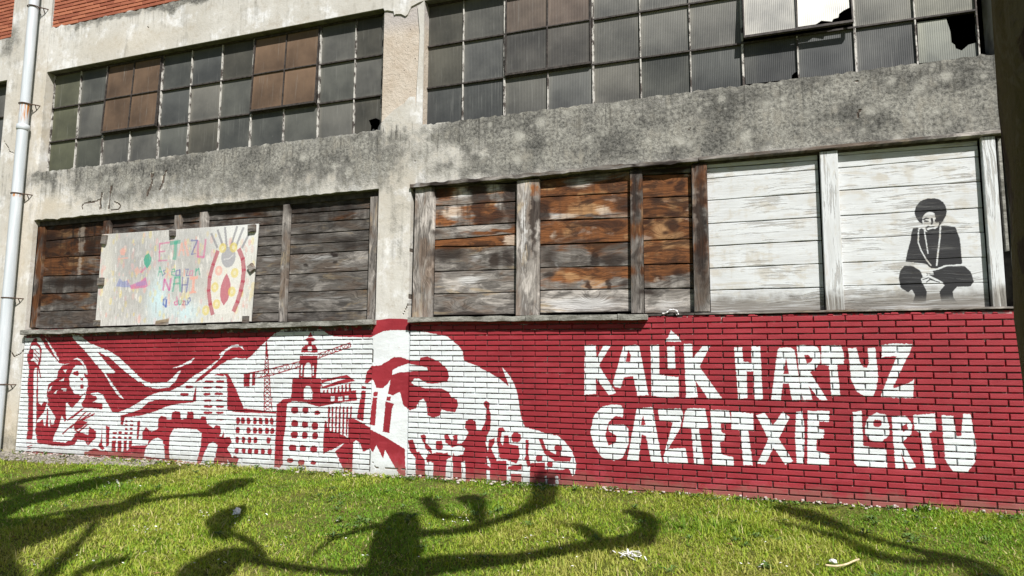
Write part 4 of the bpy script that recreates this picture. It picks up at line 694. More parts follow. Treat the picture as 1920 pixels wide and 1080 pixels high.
winR = steel_window('steel_window', xsR, zL, Z_TOP-.012, {(2,4,1,3): R(1.2), (7,9,1,3): R(5.2)}, 'small paned steel window whose pale vent stands open with broken glass',
    {(10, 0): [P_((1723,119),(1832,106),(1831,80),(1816,84),(1803,95),(1792,91),(1790,84),(1784,80),(1782,60),(1774,35),(1720,42))],
     (7, 0): [P_((1398,158.5),(1484,148.5),(1485,141),(1490,136),(1496,134),(1496,66),(1394,80))],
     (8, 1): [at(x, y, GY-.085) for x, y in ((1496,52),(1530,47),(1540,40),(1560,42),(1562,37),(1572,34),(1573,27),(1582,20),(1594,14))]+[(1.66, 4.60), (1.25, 4.60)]},
    {(7,1): (.40,.395,.38), (8,1): (.60,.60,.59), (7,2): (.36,.34,.315), (8,2): (.52,.515,.505), (2,1): (.085,.083,.08), (3,1): (.092,.088,.084), (2,2): (.12,.098,.085), (3,2): (.125,.10,.088), (4,1): (.12,.12,.115), (5,1): (.125,.126,.122), (5,2): (.16,.16,.155), (4,2): (.145,.145,.14), (6,2): (.17,.17,.165), (10,0): (.20,.21,.195), (10,1): (.23,.23,.205), (9,1): (.175,.175,.165), (9,0): (.105,.108,.11), (6,1): (.14,.14,.135), (7,0): (.075,.078,.08), (8,0): (.08,.084,.088)})  # pale vent colours paint in the bright sky reflected by the tilted glass
winF = steel_window('steel_window', [-10.59, -10.08, -9.6, -9.055], zL, Z_TOP-.018, {}, 'dark steel window on the far side of the drainpipe')

# ------------------------------------------------------------------ boarded openings
def px_post(x_l, x_r, y, depth): return at(x_l, y, depth)[0], at(x_r, y, depth)[0]
def plank(q, y0, th, mat, color, parent, name='plank', b=.004, seg=6, warp=.003):
    """board with slightly wandering edges; q = bl, br, tr, tl"""
    (xa,za),(xb,zb),(xc,zc),(xd,zd) = q; bot = []; top = []
    for k in range(seg+1):
        t = k/seg; wv = 0 if k in (0, seg) else 1
        bot.append((xa+(xb-xa)*t, za+(zb-za)*t+wv*random.uniform(-warp, warp))); top.append((xd+(xc-xd)*t, zd+(zc-zd)*t+wv*random.uniform(-warp, warp)))
    mb = MB(); bow = random.uniform(-.004, .004); n = seg+1; vs = []
    for k in range(n):
        t = k/seg; yb = y0+bow*math.sin(t*math.pi)
        vs += [(bot[k][0], yb+b, bot[k][1]), (bot[k][0], yb, bot[k][1]+b), (top[k][0], yb, top[k][1]-b), (top[k][0], yb+b, top[k][1]), (bot[k][0], y0+th, bot[k][1]), (top[k][0], y0+th, top[k][1])]
    fs = []
    for k in range(seg):
        i, j = k*6, k*6+6; fs += [(i, j, j+1, i+1), (i+1, j+1, j+2, i+2), (i+2, j+2, j+3, i+3), (i+4, i, i, i)[:0] or (i+4, j+4, j, i), (i+3, j+3, j+5, i+5), (i+5, j+5, j+4, i+4)]
    e = seg*6; fs += [(4, 0, 1, 2), (4, 2, 3, 5), (e, e+4, e+2, e+1), (e+4, e+5, e+3, e+2)]
    return mb.add(vs, fs).build(name, mat, parent, color=(*color, 1))
def section(reg, lines, yl, xl, xr, depth, colors, mat, parent, gaps=None):
    x0, y0, k = reg; pts = []
    for (ax, ay, bx, by) in lines:
        A = at(x0+ax/k, y0+ay/k, depth); B = at(x0+bx/k, y0+by/k, depth); s = (B[1]-A[1])/(B[0]-A[0])
        pts.append((A[1]+s*(xl-A[0]), A[1]+s*(xr-A[0])))
    for i in range(len(pts)-1):
        g = (.0018 if mat is M_WHITEX else .0035)+random.uniform(0, .002); (ta, tb), (ba, bb) = pts[i], pts[i+1]
        plank([(xl, ba+g), (xr, bb+g), (xr, tb-g), (xl, ta-g)], depth+random.uniform(-.003, .003), .022, mat, colors[i % len(colors)], parent)
# -- left opening (recessed)
boardL = MB().box(-8.262, -3.026, .085, .20, 2.965, 3.0295).build('boarded_opening', M_DARKW, building)
tag(boardL, 'dark boarded opening of brown and grey planks behind the painted board')
YP = .105
zz1 = (40,390,4.32); xa, xb = px_post(62,78,520,.085); xpost1 = px_post(188,201,520,.075)
section(zz1, ((170,150,640,112),(170,272,640,222),(165,410,620,384),(155,555,610,540),(150,697,600,682),(130,842,590,827),(110,980,575,967)), 0, xb+.002, xpost1[0]-.002, YP, ((0.69,0.12,0.90),(0.69,0.13,0.80),(0.73,0.26,0.45),(0.44,0.18,0.75),(0.58,0.20,0.40),(0.38,0.21,0.35)), M_WOODX, boardL)
xpost3 = px_post(527,539,480,.06); zz2 = (380,340,3.856)
section(zz2, ((40,215,590,165),(50,288,590,250),(50,345,580,310),(50,430,575,393),(50,495,570,460),(50,562,565,530),(50,700,555,672),(50,832,545,808),(50,967,535,950),(50,1030,560,1012)), 0, xpost1[1]+.002, xpost3[0]-.002, YP, ((0.60,0.18,0.55),(0.53,0.19,0.50),(0.32,0.21,0.30),(0.26,0.21,0.20),(0.23,0.20,0.20),(0.24,0.31,0.00),(0.20,0.29,0.10),(0.29,0.29,0.10),(0.26,0.25,0.20)), M_WOODX, boardL)
zz3 = (540,340,3.856); xpost4 = px_post(692,706,480,.06)
section(zz3, ((20,165,605,110),(20,237,600,197),(15,305,600,270),(10,390,600,350),(10,460,595,428),(0,530,585,498),(0,675,575,645),(0,805,570,782),(0,950,560,935),(0,1020,560,1004)), 0, xpost3[1]+.002, xpost4[0]-.002, YP, ((0.52,0.19,0.55),(0.51,0.19,0.50),(0.28,0.21,0.25),(0.23,0.21,0.15),(0.23,0.20,0.15),(0.31,0.37,0.00),(0.18,0.30,0.10),(0.29,0.29,0.05),(0.26,0.21,0.25)), M_WOODX, boardL)
def post(x0, x1, z0, z1, y0, y1, color, parent, mat=None, lean=0.0, name='post'):
    q = [(x0-lean, z0), (x1-lean, z0), (x1+lean, z1), (x0+lean, z1)]
    mb = MB().slab(q, y0, y1, .004)
    return mb.build(name, mat or M_WOODZ, parent, color=(*color, 1))
post(xa, xb, 1.60, 2.962, .072, YP+.02, (.80,.26,.25), boardL)
post(xpost1[0], xpost1[1], 1.605, 2.964, .060, YP-.004, (.62,.34,.3), boardL)
q = px_post(327,339,415,.07); post(q[0], q[1], 1.61, 2.955, .066, YP-.004, (.36,.56,0), boardL)
q = px_post(374,388,410,.06); post(q[0], q[1], 1.61, 2.958, .058, YP-.004, (.12,.72,0), boardL)
post(xpost3[0], xpost3[1], 1.605, 2.962, .055, YP-.004, (.22,.56,.05), boardL); post(xpost4[0], xpost4[1], 1.605, 2.96, .05, YP-.004, (.28,.55,.1), boardL)
MB().box(-8.262, xa-.001, .06, .2, 1.60, 2.9645).build('jamb_filler', M_DARKW, boardL); MB().box(xpost4[1]+.001, -3.026, .062, .2, 1.60, 2.9645).build('jamb_filler', M_DARKW, boardL)
# -- right opening
boardR = MB().box(-2.634, 2.744, .05, .2, 2.985, 3.0295).build('boarded_opening', M_DARKW, building)
tag(boardR, 'boarded opening with rusty brown planks at left and white planks at right')
YQ = .06
ps = [px_post(777,813,470,.03), px_post(969,1011,470,.025), px_post(1183,1206,470,.03), px_post(1300,1329,470,.03), px_post(1543,1577,440,.02), px_post(1851,1877,440,.025)]
section((770,320,3.6), ((165,105,710,85),(165,240,715,208),(165,385,710,352),(165,470,710,428),(160,515,715,508),(155,683,718,665),(150,833,718,820),(150,978,720,970)), 0, ps[0][1]+.002, ps[1][0]-.006, YQ, ((.50,.74,.75),(.56,.74,.7),(.36,.58,.1),(.85,.56,.15),(.20,.50,.3),(.26,.60,.0),(.28,.52,.1)), M_WOODX, boardR)
section((980,290,3.375), ((100,165,670,92),(105,270,670,240),(105,420,680,399),(105,572,680,552),(110,715,685,703),(112,860,688,850),(112,1006,690,995)), 0, ps[1][1]+.002, ps[2][0]-.006, YQ, ((.66,.55,.5),(.66,.58,.35),(.74,.58,.4),(.44,.46,.3),(.56,.64,.25),(.10,.70,.0)), M_WOODX, boardR)
section((1180,280,3.272), ((78,80,378,66),(78,158,378,145),(80,300,383,288),(85,425,385,418),(90,562,390,550),(93,708,393,700),(95,856,398,852),(95,1008,405,1004)), 0, ps[2][1]+.002, ps[3][0]-.008, YQ, ((.60,.30,.5),(.92,.52,.3),(.90,.46,.3),(.92,.48,.25),(.86,.54,.15),(.55,.44,.45),(.10,.58,.05)), M_WOODX, boardR)
section((1310,260,3.175), ((48,120,695,78),(50,175,700,128),(52,240,705,185),(55,368,718,320),(60,507,735,467),(65,640,745,605),(70,772,748,743),(75,903,760,884),(75,1036,770,1022)), 0, ps[3][1]+.002, ps[4][0]-.012, YQ, ((.5,.5,0),), M_WHITEX, boardR)
section((1560,230,2.842), ((25,135,800,75),(28,175,800,119),(28,242,795,180),(38,362,805,312),(48,496,815,452),(55,620,828,583),(65,746,832,716),(75,870,845,850),(75,1000,860,987)), 0, ps[4][1]+.002, ps[5][0]-.012, YQ, ((.5,.5,0),), M_WHITEX, boardR)
pc = ((.0,.82,.12),(.10,.84,.15),(.34,.40,.3),(.62,.38,.45))
for i, (a, b) in enumerate(ps):
    if i < 4: post(a, b, 1.612, 3.0-(0.02 if i else .0), (.012,.006,.012,.006)[i], YQ-.004, pc[i], boardR, lean=.004)
    else: post(a, b, 1.60, 2.995, .004, YQ-.004, (.5,.5,0), boardR, M_WHITEZ, lean=.004)
MB().box(ps[5][1]+.012, 2.744, .09, .2, 1.60, 2.984).build('jamb_filler', M_DARKW, boardR); MB().box(ps[5][1]+.03, ps[5][1]+.05, .03, .089, 2.05, 2.98).build('jamb_strip', M_STONE, boardR)  # filler's dark colour stands in for shade in the recess beside the last post
# drip boards along the top, a dark splintered one and a newer pale one
xt0, xt1, xt2 = -2.632, at(1309,300,-.02)[0], 2.735
q = ragged(xt0, xt1, 3.0, .004, .08)+ragged(xt0, xt1, 3.035, .005, .05, True); MB().prism(q, -.035, .049).build('drip_board', M_WOODX, boardR, color=(.12,.42,.2,1))
MB().slab([(xt1+.004, 3.008), (xt2, 3.004), (xt2, 3.034), (xt1+.004, 3.040)], -.030, .049, .003).build('drip_board', M_WOODX, boardR, color=(.1,.55,0,1))
MB().slab([(ps[3][0], 1.585), (2.74, 1.583), (2.74, 1.600), (ps[3][0], 1.602)], -.006, .09, .002).build('bottom_rail', M_WOODX, boardR, color=(.15,.55,0.1,1))
MB().box(-2.634, ps[3][0]-.001, .006, .09, 1.585, 1.604).build('bottom_rail', M_DARKW, boardR)

# sills: slabs of stained stone, cracked into lengths
def sill(x0, x1, za, zb, h, cuts, parent):
    xs = [x0]+cuts+[x1]
    for a, b in zip(xs[:-1], xs[1:]):
        t0, t1 = (a-x0)/(x1-x0), (b-x0)/(x1-x0); A, B = za+(zb-za)*t0, za+(zb-za)*t1; mb = MB(); e = .003; n = max(2, int((b-a)/.12)); top = []; bot = []
        for k in range(n+1):
            u = k/n; x = a+e+(b-a-2*e)*u; z = A+(B-A)*u; top.append((x, z+rng.normal(0, .003))); bot.append((x, z-h+rng.normal(0, .003)))
        mb.prism([(float(x), float(z)) for x, z in bot+top[::-1]], -.084+random.uniform(-.004, .004), .10).build('sill', M_STONE, parent)
sill(-8.225, -3.005, 1.555, 1.600, .052, [-6.9, -5.2, -3.9], building)
sill(-2.60, -0.150, 1.617, 1.593, .048, [-1.32, -.42], building)

# ================================================================== painted brick walls below the openings
WALL_R = tag(empty('brick_wall', (.05, 0, 0)), 'brick wall right of the pillar painted red with big white lettering and a white crowd scene', 'wall', 'painted brick walls under the boarded openings')
WALL_L = tag(empty('brick_wall', (-5.65, 0, 0)), 'brick wall left of the pillar painted with a white skyline, bridge and woman with flag', 'wall', 'painted brick walls under the boarded openings')
FULL = [brick_box(.2405, .0415, .0035, .05, .0018).mesh('brick', M_BRICK) for _ in range(8)]
def painted_wall(root, x0, x1, zt, off0, rows, top_limit):
    todo = []
    for r in range(1, rows+1):
        off = off0(r)
        for k in range(math.floor((x0-off)/.25)-1, int((x1-off)/.25)+2):
            jx = random.uniform(-.003, .003); a = max(x0, k*.25+off+.0048); b = min(x1, k*.25+off+.2452)
            if b-a < .02: continue
            xm = (a+b)/2; z = zt(r, xm)+.0522/2
            todo.append(((Vector((xm, 0, z))-CAM).length, a+jx*.3, b+jx*.3, z, r))
    todo.sort(key=lambda t: t[0]); mb = MB()
    for i, (d, a, b, z, r) in enumerate(todo):
        yy = random.uniform(-.0022, .0022); ht = .0415
        if z+ht/2 > top_limit(a): ht = max(.012, top_limit(a)-(z-ht/2)); z = top_limit(a)-ht/2
        if i < 300:
            me = random.choice(FULL) if (b-a > .239 and ht > .041) else brick_box(b-a, ht, .0035, .05, .0015).mesh('brick', M_BRICK)
            o = link('brick', me, root, ((a+b)/2, yy, z)); o.rotation_euler = (0, random.uniform(-.006, .006), 0)
        else: mb.slab([(a, z-ht/2), (b, z-ht/2+random.uniform(-.001,.001)), (b, z+ht/2), (a, z+ht/2)], yy, .05, .0035)
    o = mb.build('brickwork', M_BRICK, root); o['kind'] = 'stuff'
    MB().box(x0+.001, x1-.001, .0155, .06, Z_BASE, 1.572).build('mortar_bed', M_MORTAR, root)
    MB().box(x0+.001, x1-.001, .0605, T, Z_BASE, 1.55).build('wall_core', M_MORTARD, root)
painted_wall(WALL_R, -2.608, 2.728, lambda r, x: 1.570-.0013-r*.0523-.0072*x, lambda r: 0 if r % 2 else .1256, 33, lambda x: 1.9)
painted_wall(WALL_L, -8.243, -3.052, lambda r, x: 1.570-.0517-r*.05205+.0061*x, lambda r: .199 if r % 2 else .074, 32, lambda x: 1.9)
# crumbled mortar on top of the right wall, where the sill is missing
mb = MB()
for k in range(60):
    x = random.uniform(-.12, 2.70); s = random.uniform(.010, .026); mb.slab([(x-s*1.6, 1.566-.0072*x), (x+s*1.6, 1.566-.0072*x), (x+s, 1.566-.0072*x+s*.8), (x-s, 1.566-.0072*x+s*.9)], random.uniform(-.004,.02), .06, .004)
o = mb.build('crumbled_mortar', M_PILLARP, WALL_R); o['kind'] = 'stuff'

# ================================================================== drainpipe
PX, PY, PR = -8.475, -.105, .066
pipe = MB().tube([(PX, PY, -.2), (PX, PY, 4.325)], [PR, PR], 20, False).build('drainpipe', M_PIPE, None, True); tag(pipe, 'grey white drainpipe with rust stains running up the left pillar', 'drainpipe')
MB().tube([(PX, PY, 4.3255), (PX, PY, 8.0)], [PR-.006, PR-.006], 20, False).build('upper_length', M_PIPE, pipe, True)
MB().tube([(PX, PY, 4.262), (PX, PY, 4.268), (PX, PY, 4.335), (PX, PY, 4.342)], [PR+.002, PR+.010, PR+.010, PR-.002], 20, False).build('socket_collar', M_PIPE, pipe, True)
for z in (6.02, 4.63, 3.385, 1.985, .86):
    mb = MB(); rr = PR+.005
    mb.tube([(PX+rr*math.cos(t), PY+rr*math.sin(t), z) for t in np.linspace(0, 2*math.pi, 25)], [.007]*25, 6, False)
    mb.tube([(PX+rr-.01, PY+.02, z), (PX+rr+.05, PY+.06, z-.005), (PX+rr+.075, .004, z-.005)], [.008]*3, 6); mb.tube([(PX+rr+.045, PY+.055, z-.006), (PX+rr+.01, .003, z-.06)], [.006]*2, 6)
    mb.build('bracket', M_IRON, pipe)

# ================================================================== painted board hung on the planks
C4 = [at(178,612,YS), at(470,602.5,YS), at(484.5,419.5,YS), at(192,439.5,YS)]
sign = MB().slab(C4, YS, YS+.016, .002).build('painted_board', M_SIGN); tag(sign, 'hand painted white board with coloured lettering and a flower like figure on the dark planks', 'sign')
def cleat(cx, cy, wx, wz, ang=0.0, sh=.5):
    x, z = at(cx, cy, YS-.02); c, s = math.cos(ang), math.sin(ang)
    q = [(x+c*a-s*b, z+s*a+c*b) for a, b in ((-wx/2,-wz/2),(wx/2,-wz/2),(wx/2,wz/2),(-wx/2,wz/2))]
    MB().slab(q, YS-.035, YS-.0005, .004).build('wooden_cleat', M_WOODX, sign, color=(.1, sh, .05, 1))
cleat(195,449,.075,.12,-.15); cleat(323,436.5,.08,.085,.05); cleat(472,428,.10,.085,.03,.4); cleat(471,502,.075,.085,.6,.75); cleat(188.5,528,.085,.10,.0,.38); cleat(181,606,.085,.075,0,.3); cleat(460,599,.075,.08,0,.3)
x, z = at(309,602,YS); MB().slab([(x-.14, z-.05), (x+.06, z-.05), (x+.06, z+.03), (x-.13, z+.005)], YS-.014, YS-.0005, .003).build('wooden_cleat', M_WOODX, sign, color=(.1,.6,0,1))

# ================================================================== ground, grass
def make_soil():
    n = N('lawn_soil'); p = n.coords(); a = n.noise(p, 3, 6, .65); b = n.noise(p, 40, 4, .7); c = n.mix(n.step(a, .35, .65), (.095, .115, .022), (.150, .140, .040)); c = n.mix(n.step(b, .5, .7), c, (.05, .055, .018)); n.bump(b, .02, 1); return n.done(c, .95, .1)
M_SOIL = make_soil()
ys = [-200, -60, -20, -9]+list(np.arange(-8.5, 0.01, .5))+[.3, 1, 6, 200]; xs = [-200, -60, -25]+list(np.arange(-14, 10.1, .5))+[25, 60, 200]
def bumpz(x, y): return (.012*math.sin(x*1.9+.7)*math.sin(y*1.3)+.010*math.sin(x*3.7+y*2.1)) if -8.5 < y < -.2 and -14 < x < 10 else 0.0
def gz(x, y): return ground_z(y)+bumpz(x, y)-.012
mb = MB(); nx = len(xs)
mb.add([(x, y, gz(x, y)) for y in ys for x in xs], [(j*nx+i, j*nx+i+1, (j+1)*nx+i+1, (j+1)*nx+i) for j in range(len(ys)-1) for i in range(nx-1)])
g = mb.build('ground', M_SOIL, None, True); g['kind'] = 'structure'

def np_noise(x, y, seed):
    r = np.random.default_rng(seed); t = np.zeros_like(x)
    for f, a in ((.7,1),(1.6,.7),(3.7,.5),(8.3,.35)):
        for _ in range(3):
            th = r.uniform(0, 6.28); ph = r.uniform(0, 6.28); t += a*np.sin((x*math.cos(th)+y*math.sin(th))*f*2.2+ph)
    return t/4.2
def grass():
    nb = 300000; d0 = rng.random(nb*4)
    X = rng.uniform(-11, 4.6, nb*4); Y = rng.uniform(-6.2, -.004, nb*4)
    dist = np.hypot(X-CAM.x, Y-CAM.y); ang = np.degrees(np.arctan2(X-CAM.x, Y-CAM.y)); inview = (ang > -62) & (ang < 24)
    dens = np.where(inview, np.clip(1.25-.09*dist, .30, 1.0), .10)
    dens *= np.where(Y < -4.6, .25, 1.0); lump = np_noise(X*2.2, Y*2.2, 3); dens *= np.clip(.85+.45*lump, .25, 1.2)
    bare = (X < -6.6) & (Y > -.42-.10*np.sin(X*3.1)) ; dens = np.where(bare, dens*.05, dens)
    k = d0 < dens; X, Y = X[k], Y[k]; n = min(nb, len(X)); X, Y = X[:n], Y[:n]; dist = np.hypot(X-CAM.x, Y-CAM.y)
    pat = np_noise(X, Y, 5); H = rng.gamma(5, .0053, n)*(1+.35*pat); H = np.clip(H, .012, .10)
    lush = np.exp(-(((X+1.45)/.25)**2+((Y+.95)/.2)**2))+np.exp(-(((X-.45)/.5)**2+((Y+.95)/.25)**2))+np.exp(-(((X+5.2)/.7)**2+((Y+1.2)/.2)**2))
    H *= 1+.5*lush; tuft = np.clip(np_noise(X*3.3, Y*.6, 9)*1.6, -.5, 1.2); H = np.where(Y > -.11, H*(1.35+tuft), H); clump = np_noise(X*5.1, Y*5.1, 12); H *= np.clip(1+.55*np.clip(clump-.15, 0, 1), 1, 1.8)
    wdt = rng.uniform(.0016, .0034, n)*(1+.06*dist); th = rng.uniform(0, 2*np.pi, n); lean = rng.uniform(.35, 1.5, n); dx, dy = np.cos(th), np.sin(th)
    Z = SLOPE*Y-.014+.012*np.sin(X*1.9+.7)*np.sin(Y*1.3)+.010*np.sin(X*3.7+Y*2.1)
    px, py = -dy, dx; V = np.empty((n, 5, 3), np.float32)
    def setv(i, t, s):
        bend = lean*H*t**1.8; V[:, i, 0] = X+dx*bend+px*wdt*s; V[:, i, 1] = np.minimum(Y+dy*bend+py*wdt*s, -.003); V[:, i, 2] = Z+H*t*(1-.32*lean*t)
    setv(0, 0, -1); setv(1, 0, 1); setv(2, .5, -.85); setv(3, .5, .85); setv(4, 1, 0)
    b = np.arange(n)*5; tri = np.stack([np.stack([b, b+1, b+3], 1), np.stack([b, b+3, b+2], 1), np.stack([b+2, b+3, b+4], 1)], 1).reshape(-1, 3)
    me = bpy.data.meshes.new('grass'); me.vertices.add(n*5); me.vertices.foreach_set('co', V.ravel()); me.loops.add(len(tri)*3); me.loops.foreach_set('vertex_index', tri.ravel().astype(np.int32))
    me.polygons.add(len(tri)); me.polygons.foreach_set('loop_start', np.arange(len(tri), dtype=np.int32)*3); me.update(calc_edges=True)
    dry = np.clip(.38+.62*pat+.28*rng.normal(0, 1, n)-.5*lush+.35*np.exp(-((Y+.3)/.28)**2)*(np_noise(X*1.3, Y, 21)+.3), 0, 1); at_ = me.color_attributes.new('tint', 'FLOAT_COLOR', 'POINT'); cc = np.ones((n, 5, 4), np.float32); cc[:, :, 0] = dry[:, None]; cc[:, :, 1] = rng.random(n)[:, None]; cc[:, :, 2] = np.array([0,0,.5,.5,1])[None]; at_.data.foreach_set('color', cc.ravel())
    nn = N('grass_blades'); at2 = nn.node('ShaderNodeAttribute', attribute_name='tint'); s = nn.node('ShaderNodeSeparateColor'); nn.put(s.inputs[0], at2.outputs['Color'])
    c = nn.mix(nn.step(s.outputs[0], .05, .55), (.150, .285, .022), (.315, .405, .038)); c = nn.mix(nn.step(s.outputs[0], .55, 1.0), c, (.42, .415, .105)); c = nn.mix(nn.step(s.outputs[1], .93, .97), c, (.58, .50, .25))
    nn.done(c, .55, .25); tr = nn.node('ShaderNodeBsdfTranslucent'); nn.put(tr.inputs[0], nn.mix(1.0, c, (1.1, 1.15, .6), 'MULTIPLY')); ms = nn.node('ShaderNodeMixShader'); ms.inputs[0].default_value = .38
    out = nn.t.nodes['Material Output']; nn.t.links.new(nn.b.outputs[0], ms.inputs[1]); nn.t.links.new(tr.outputs[0], ms.inputs[2]); nn.t.links.new(ms.outputs[0], out.inputs[0]); me.materials.append(nn.m)
    return tag(link('grass', me), kind='stuff')
grass()
# gravel and rubble along the foot of the wall at the left
M_GRAVEL = flat_mat('grey_gravel', (.22, .20, .17), .9, .55, 30, .2)
mb = MB()
for k in range(1500):
    x = -9.2+random.random()**1.25*3.4; y = -random.random()**1.2*(.50-.10*max(0, x+8)); s = random.uniform(.006, .022)*(1.5 if random.random() < .06 else 1); z = gz(x, y)+.008; t = random.uniform(0, 6.28); c_, s_ = math.cos(t), math.sin(t)
    P = [(x+s*(c_*a-s_*b), min(-.006, y+s*(s_*a+c_*b)), z+s*h) for a, b, h in ((-1,-.7,-.4),(1,-.6,-.4),(.9,.8,-.4),(-.8,.7,-.4),(-.5,-.4,.5),(.6,-.3,.6),(.4,.5,.5),(-.4,.4,.6))]
    mb.add(P, [(0,1,5,4),(1,2,6,5),(2,3,7,6),(3,0,4,7),(4,5,6,7)])
tag(mb.build('gravel', M_GRAVEL), kind='stuff')
# daisies
M_PETAL = flat_mat('daisy_petals', (.80, .80, .78), .7, .05, 5)
mb = MB()
def daisy(x, y, s):
    z = gz(x, y)+random.uniform(.03, .05); tx, ty = random.uniform(-.5,.5), random.uniform(-.8,.1); n = 8
    P = [(x, y, z+.004)]+[(x+s*r*math.cos(k*math.pi/n), y+s*r*math.sin(k*math.pi/n), z+s*r*(tx*math.cos(k*math.pi/n)+ty*math.sin(k*math.pi/n))) for k in range(2*n) for r in ((1.0 if k % 2 else .55),)]
    mb.add(P, [(0, k+1, (k+1) % (2*n)+1) for k in range(2*n)])
for cx, cy, sx, sy, cnt in ((200,910,60,6,14),(860,985,30,12,10),(460,975,60,10,7),(390,970,20,8,6),(270,1000,30,6,8),(1000,1060,220,16,12),(1480,1068,160,10,8),(300,1055,150,10,8),(1130,918,50,4,7),(1040,1020,60,12,6),(560,1000,200,40,10),(1500,1000,200,50,8),(90,1060,60,12,4),(1300,925,60,5,5)):
    for _ in range(cnt):
        p = on_ground(random.gauss(cx, sx/1.5), max(895, random.gauss(cy, sy/1.5)))
        if p.y < -.05: daisy(p.x, p.y, random.uniform(.006, .012))
tag(mb.build('daisies', M_PETAL), kind='stuff')
# weeds and fallen bits
M_WEED = flat_mat('broad_weed_leaves', (.075, .135, .028), .6, .4, 25, .3); M_LEAF = flat_mat('dry_brown_leaves', (.20, .115, .055), .8, .45, 30, .2); M_FLAKE = flat_mat('fallen_flakes', (.46, .40, .37), .85, .4, 40, .2)
def leaf_fan(mb, x, y, n_, L, wd, rise):
    z = gz(x, y)+.012
    for k in range(n_):
        a = 2*math.pi*k/n_+random.uniform(-.4, .4); l = L*random.uniform(.6, 1.15); c, s = math.cos(a), math.sin(a); h = rise*random.uniform(.4, 1.3); f = lambda t, sd, up: (x+c*l*t-s*wd*sd, min(-.004, y+s*l*t+c*wd*sd), z+up)
        mb.add([f(.05,0,.006), f(.45,-1,h*.8), f(.5,0,h*.65), f(.45,1,h*.8), f(1,0,h*.55)], [(0,1,2),(0,2,3),(1,4,2),(2,4,3)])
mb = MB()
for k in range(150):
    if k < 60: x, y = random.uniform(-8.2, 2.6), -random.uniform(.02, .16)
    else: x, y = random.gauss(random.choice((-5.4,-2.4,-1.4,.4,1.6)), .5), random.uniform(-2.2, -.15)
    leaf_fan(mb, x, y, random.randint(5, 9), random.uniform(.035, .075), random.uniform(.007, .013), random.uniform(.02, .05))
tag(mb.build('weeds', M_WEED), kind='stuff')
mb = MB()
for k in range(70):
    p = Vector((random.uniform(-8, 2.4), -random.random()**1.6*3.2-.05, 0)); z = gz(p.x, p.y)+random.uniform(.02, .045); a = random.uniform(0, 6.28); L = random.uniform(.012, .03); c, s = math.cos(a), math.sin(a); u = random.uniform(-.012, .012)
    mb.add([(p.x-c*L, p.y-s*L, z), (p.x+s*L*.45, p.y-c*L*.45, z+.006), (p.x+c*L, p.y+s*L, z+u), (p.x-s*L*.45, p.y+c*L*.45, z+.008)], [(0,1,2,3)])
tag(mb.build('fallen_leaves', M_LEAF), kind='stuff')
mb = MB()
for k in range(420):
    x = random.uniform(-8.2, 2.7); y = -.008-random.random()**2*.14; s = random.uniform(.004, .014); z = gz(x, y)+.012+random.uniform(0, .02)
    mb.slab([(x-s, z-s*.4), (x+s, z-s*.5), (x+s*.8, z+s*.6), (x-s*.7, z+s*.5)], y-s, min(y+s, -.003), s*.2)
tag(mb.build('wall_debris', M_FLAKE), kind='stuff')
# litter
M_PAPER = flat_mat('white_paper', (.78, .77, .78), .7, .08, 30)
def crumple(name, px, py, size, flat, label, cat, seed):
    r = random.Random(seed); p = on_ground(px, py); p.z = gz(p.x, p.y)+.03; bm = bmesh.new(); bmesh.ops.create_icosphere(bm, subdivisions=2, radius=size)
    for v in bm.verts: k = r.uniform(.6, 1.25); v.co = Vector((v.co.x*k*1.2, v.co.y*k, v.co.z*k*flat))
    me = bpy.data.meshes.new(name); bm.to_mesh(me); bm.free(); me.materials.append(M_PAPER); return tag(link(name, me, None, p), label, cat)
crumple('crumpled_paper', 444, 962, .030, 1.0, 'crumpled white tissue beside the dark fist shaped shadow in the grass', 'litter', 1)
crumple('paper_scrap', 1562, 1060, .020, .6, 'small bluish white scrap lying above the curved stick', 'litter', 2)
def rag():
    rr = random.Random(9); x0, z0 = at(1262, 585, -.02); pts = [[x0+a, -.012+rr.uniform(-.01,.012), z0+c] for a, c in ((-.10,-.012),(-.06,-.004),(-.03,.018),(.0,.024),(.03,.012),(.045,-.02),(.03,-.024))]
    P = smooth_path(pts, 5); tag(MB().tube(P, [.005+.003*math.sin(i*1.3) for i in range(len(P))], 6, True, .3).build('rag', M_PAPER, None, True), 'twisted white rag on the bare wall top right of the sill end', 'rag')
rag()
p0 = on_ground(1185, 1047); mb = MB(); r_ = random.Random(5)
for k in range(34):
    x = p0.x+r_.gauss(0, .05); y = p0.y+r_.gauss(0, .022); z = gz(x, y)+r_.uniform(.015, .05); a = r_.uniform(0, 6.28); L = r_.uniform(.012, .035); W_ = r_.uniform(.003, .008); c, s = math.cos(a), math.sin(a); h = r_.uniform(-.015, .02)
    mb.add([(x-c*L-s*W_, y-s*L+c*W_, z), (x-c*L+s*W_, y-s*L-c*W_, z+.002), (x+c*L+s*W_*.5, y+s*L-c*W_*.5, z+h), (x+c*L-s*W_*.5, y+s*L+c*W_*.5, z+h+.002)], [(0,1,2,3)])
tag(mb.build('torn_paper', M_PAPER), 'shredded white paper tangled in the grass below the long branch shadow', 'litter')
M_STICK = flat_mat('bleached_stick', (.56, .45, .28), .8, .3, 30)
pts = smooth_path([list(on_ground(x, y)+Vector((0, 0, .045))) for x, y in ((1548,1074),(1566,1076),(1586,1073),(1602,1066),(1611,1063))], 4); tag(MB().tube(pts, [.006]*len(pts), 8).build('curved_stick', M_STICK, None, True), 'pale bent stick lying in the grass near the bottom right', 'stick')

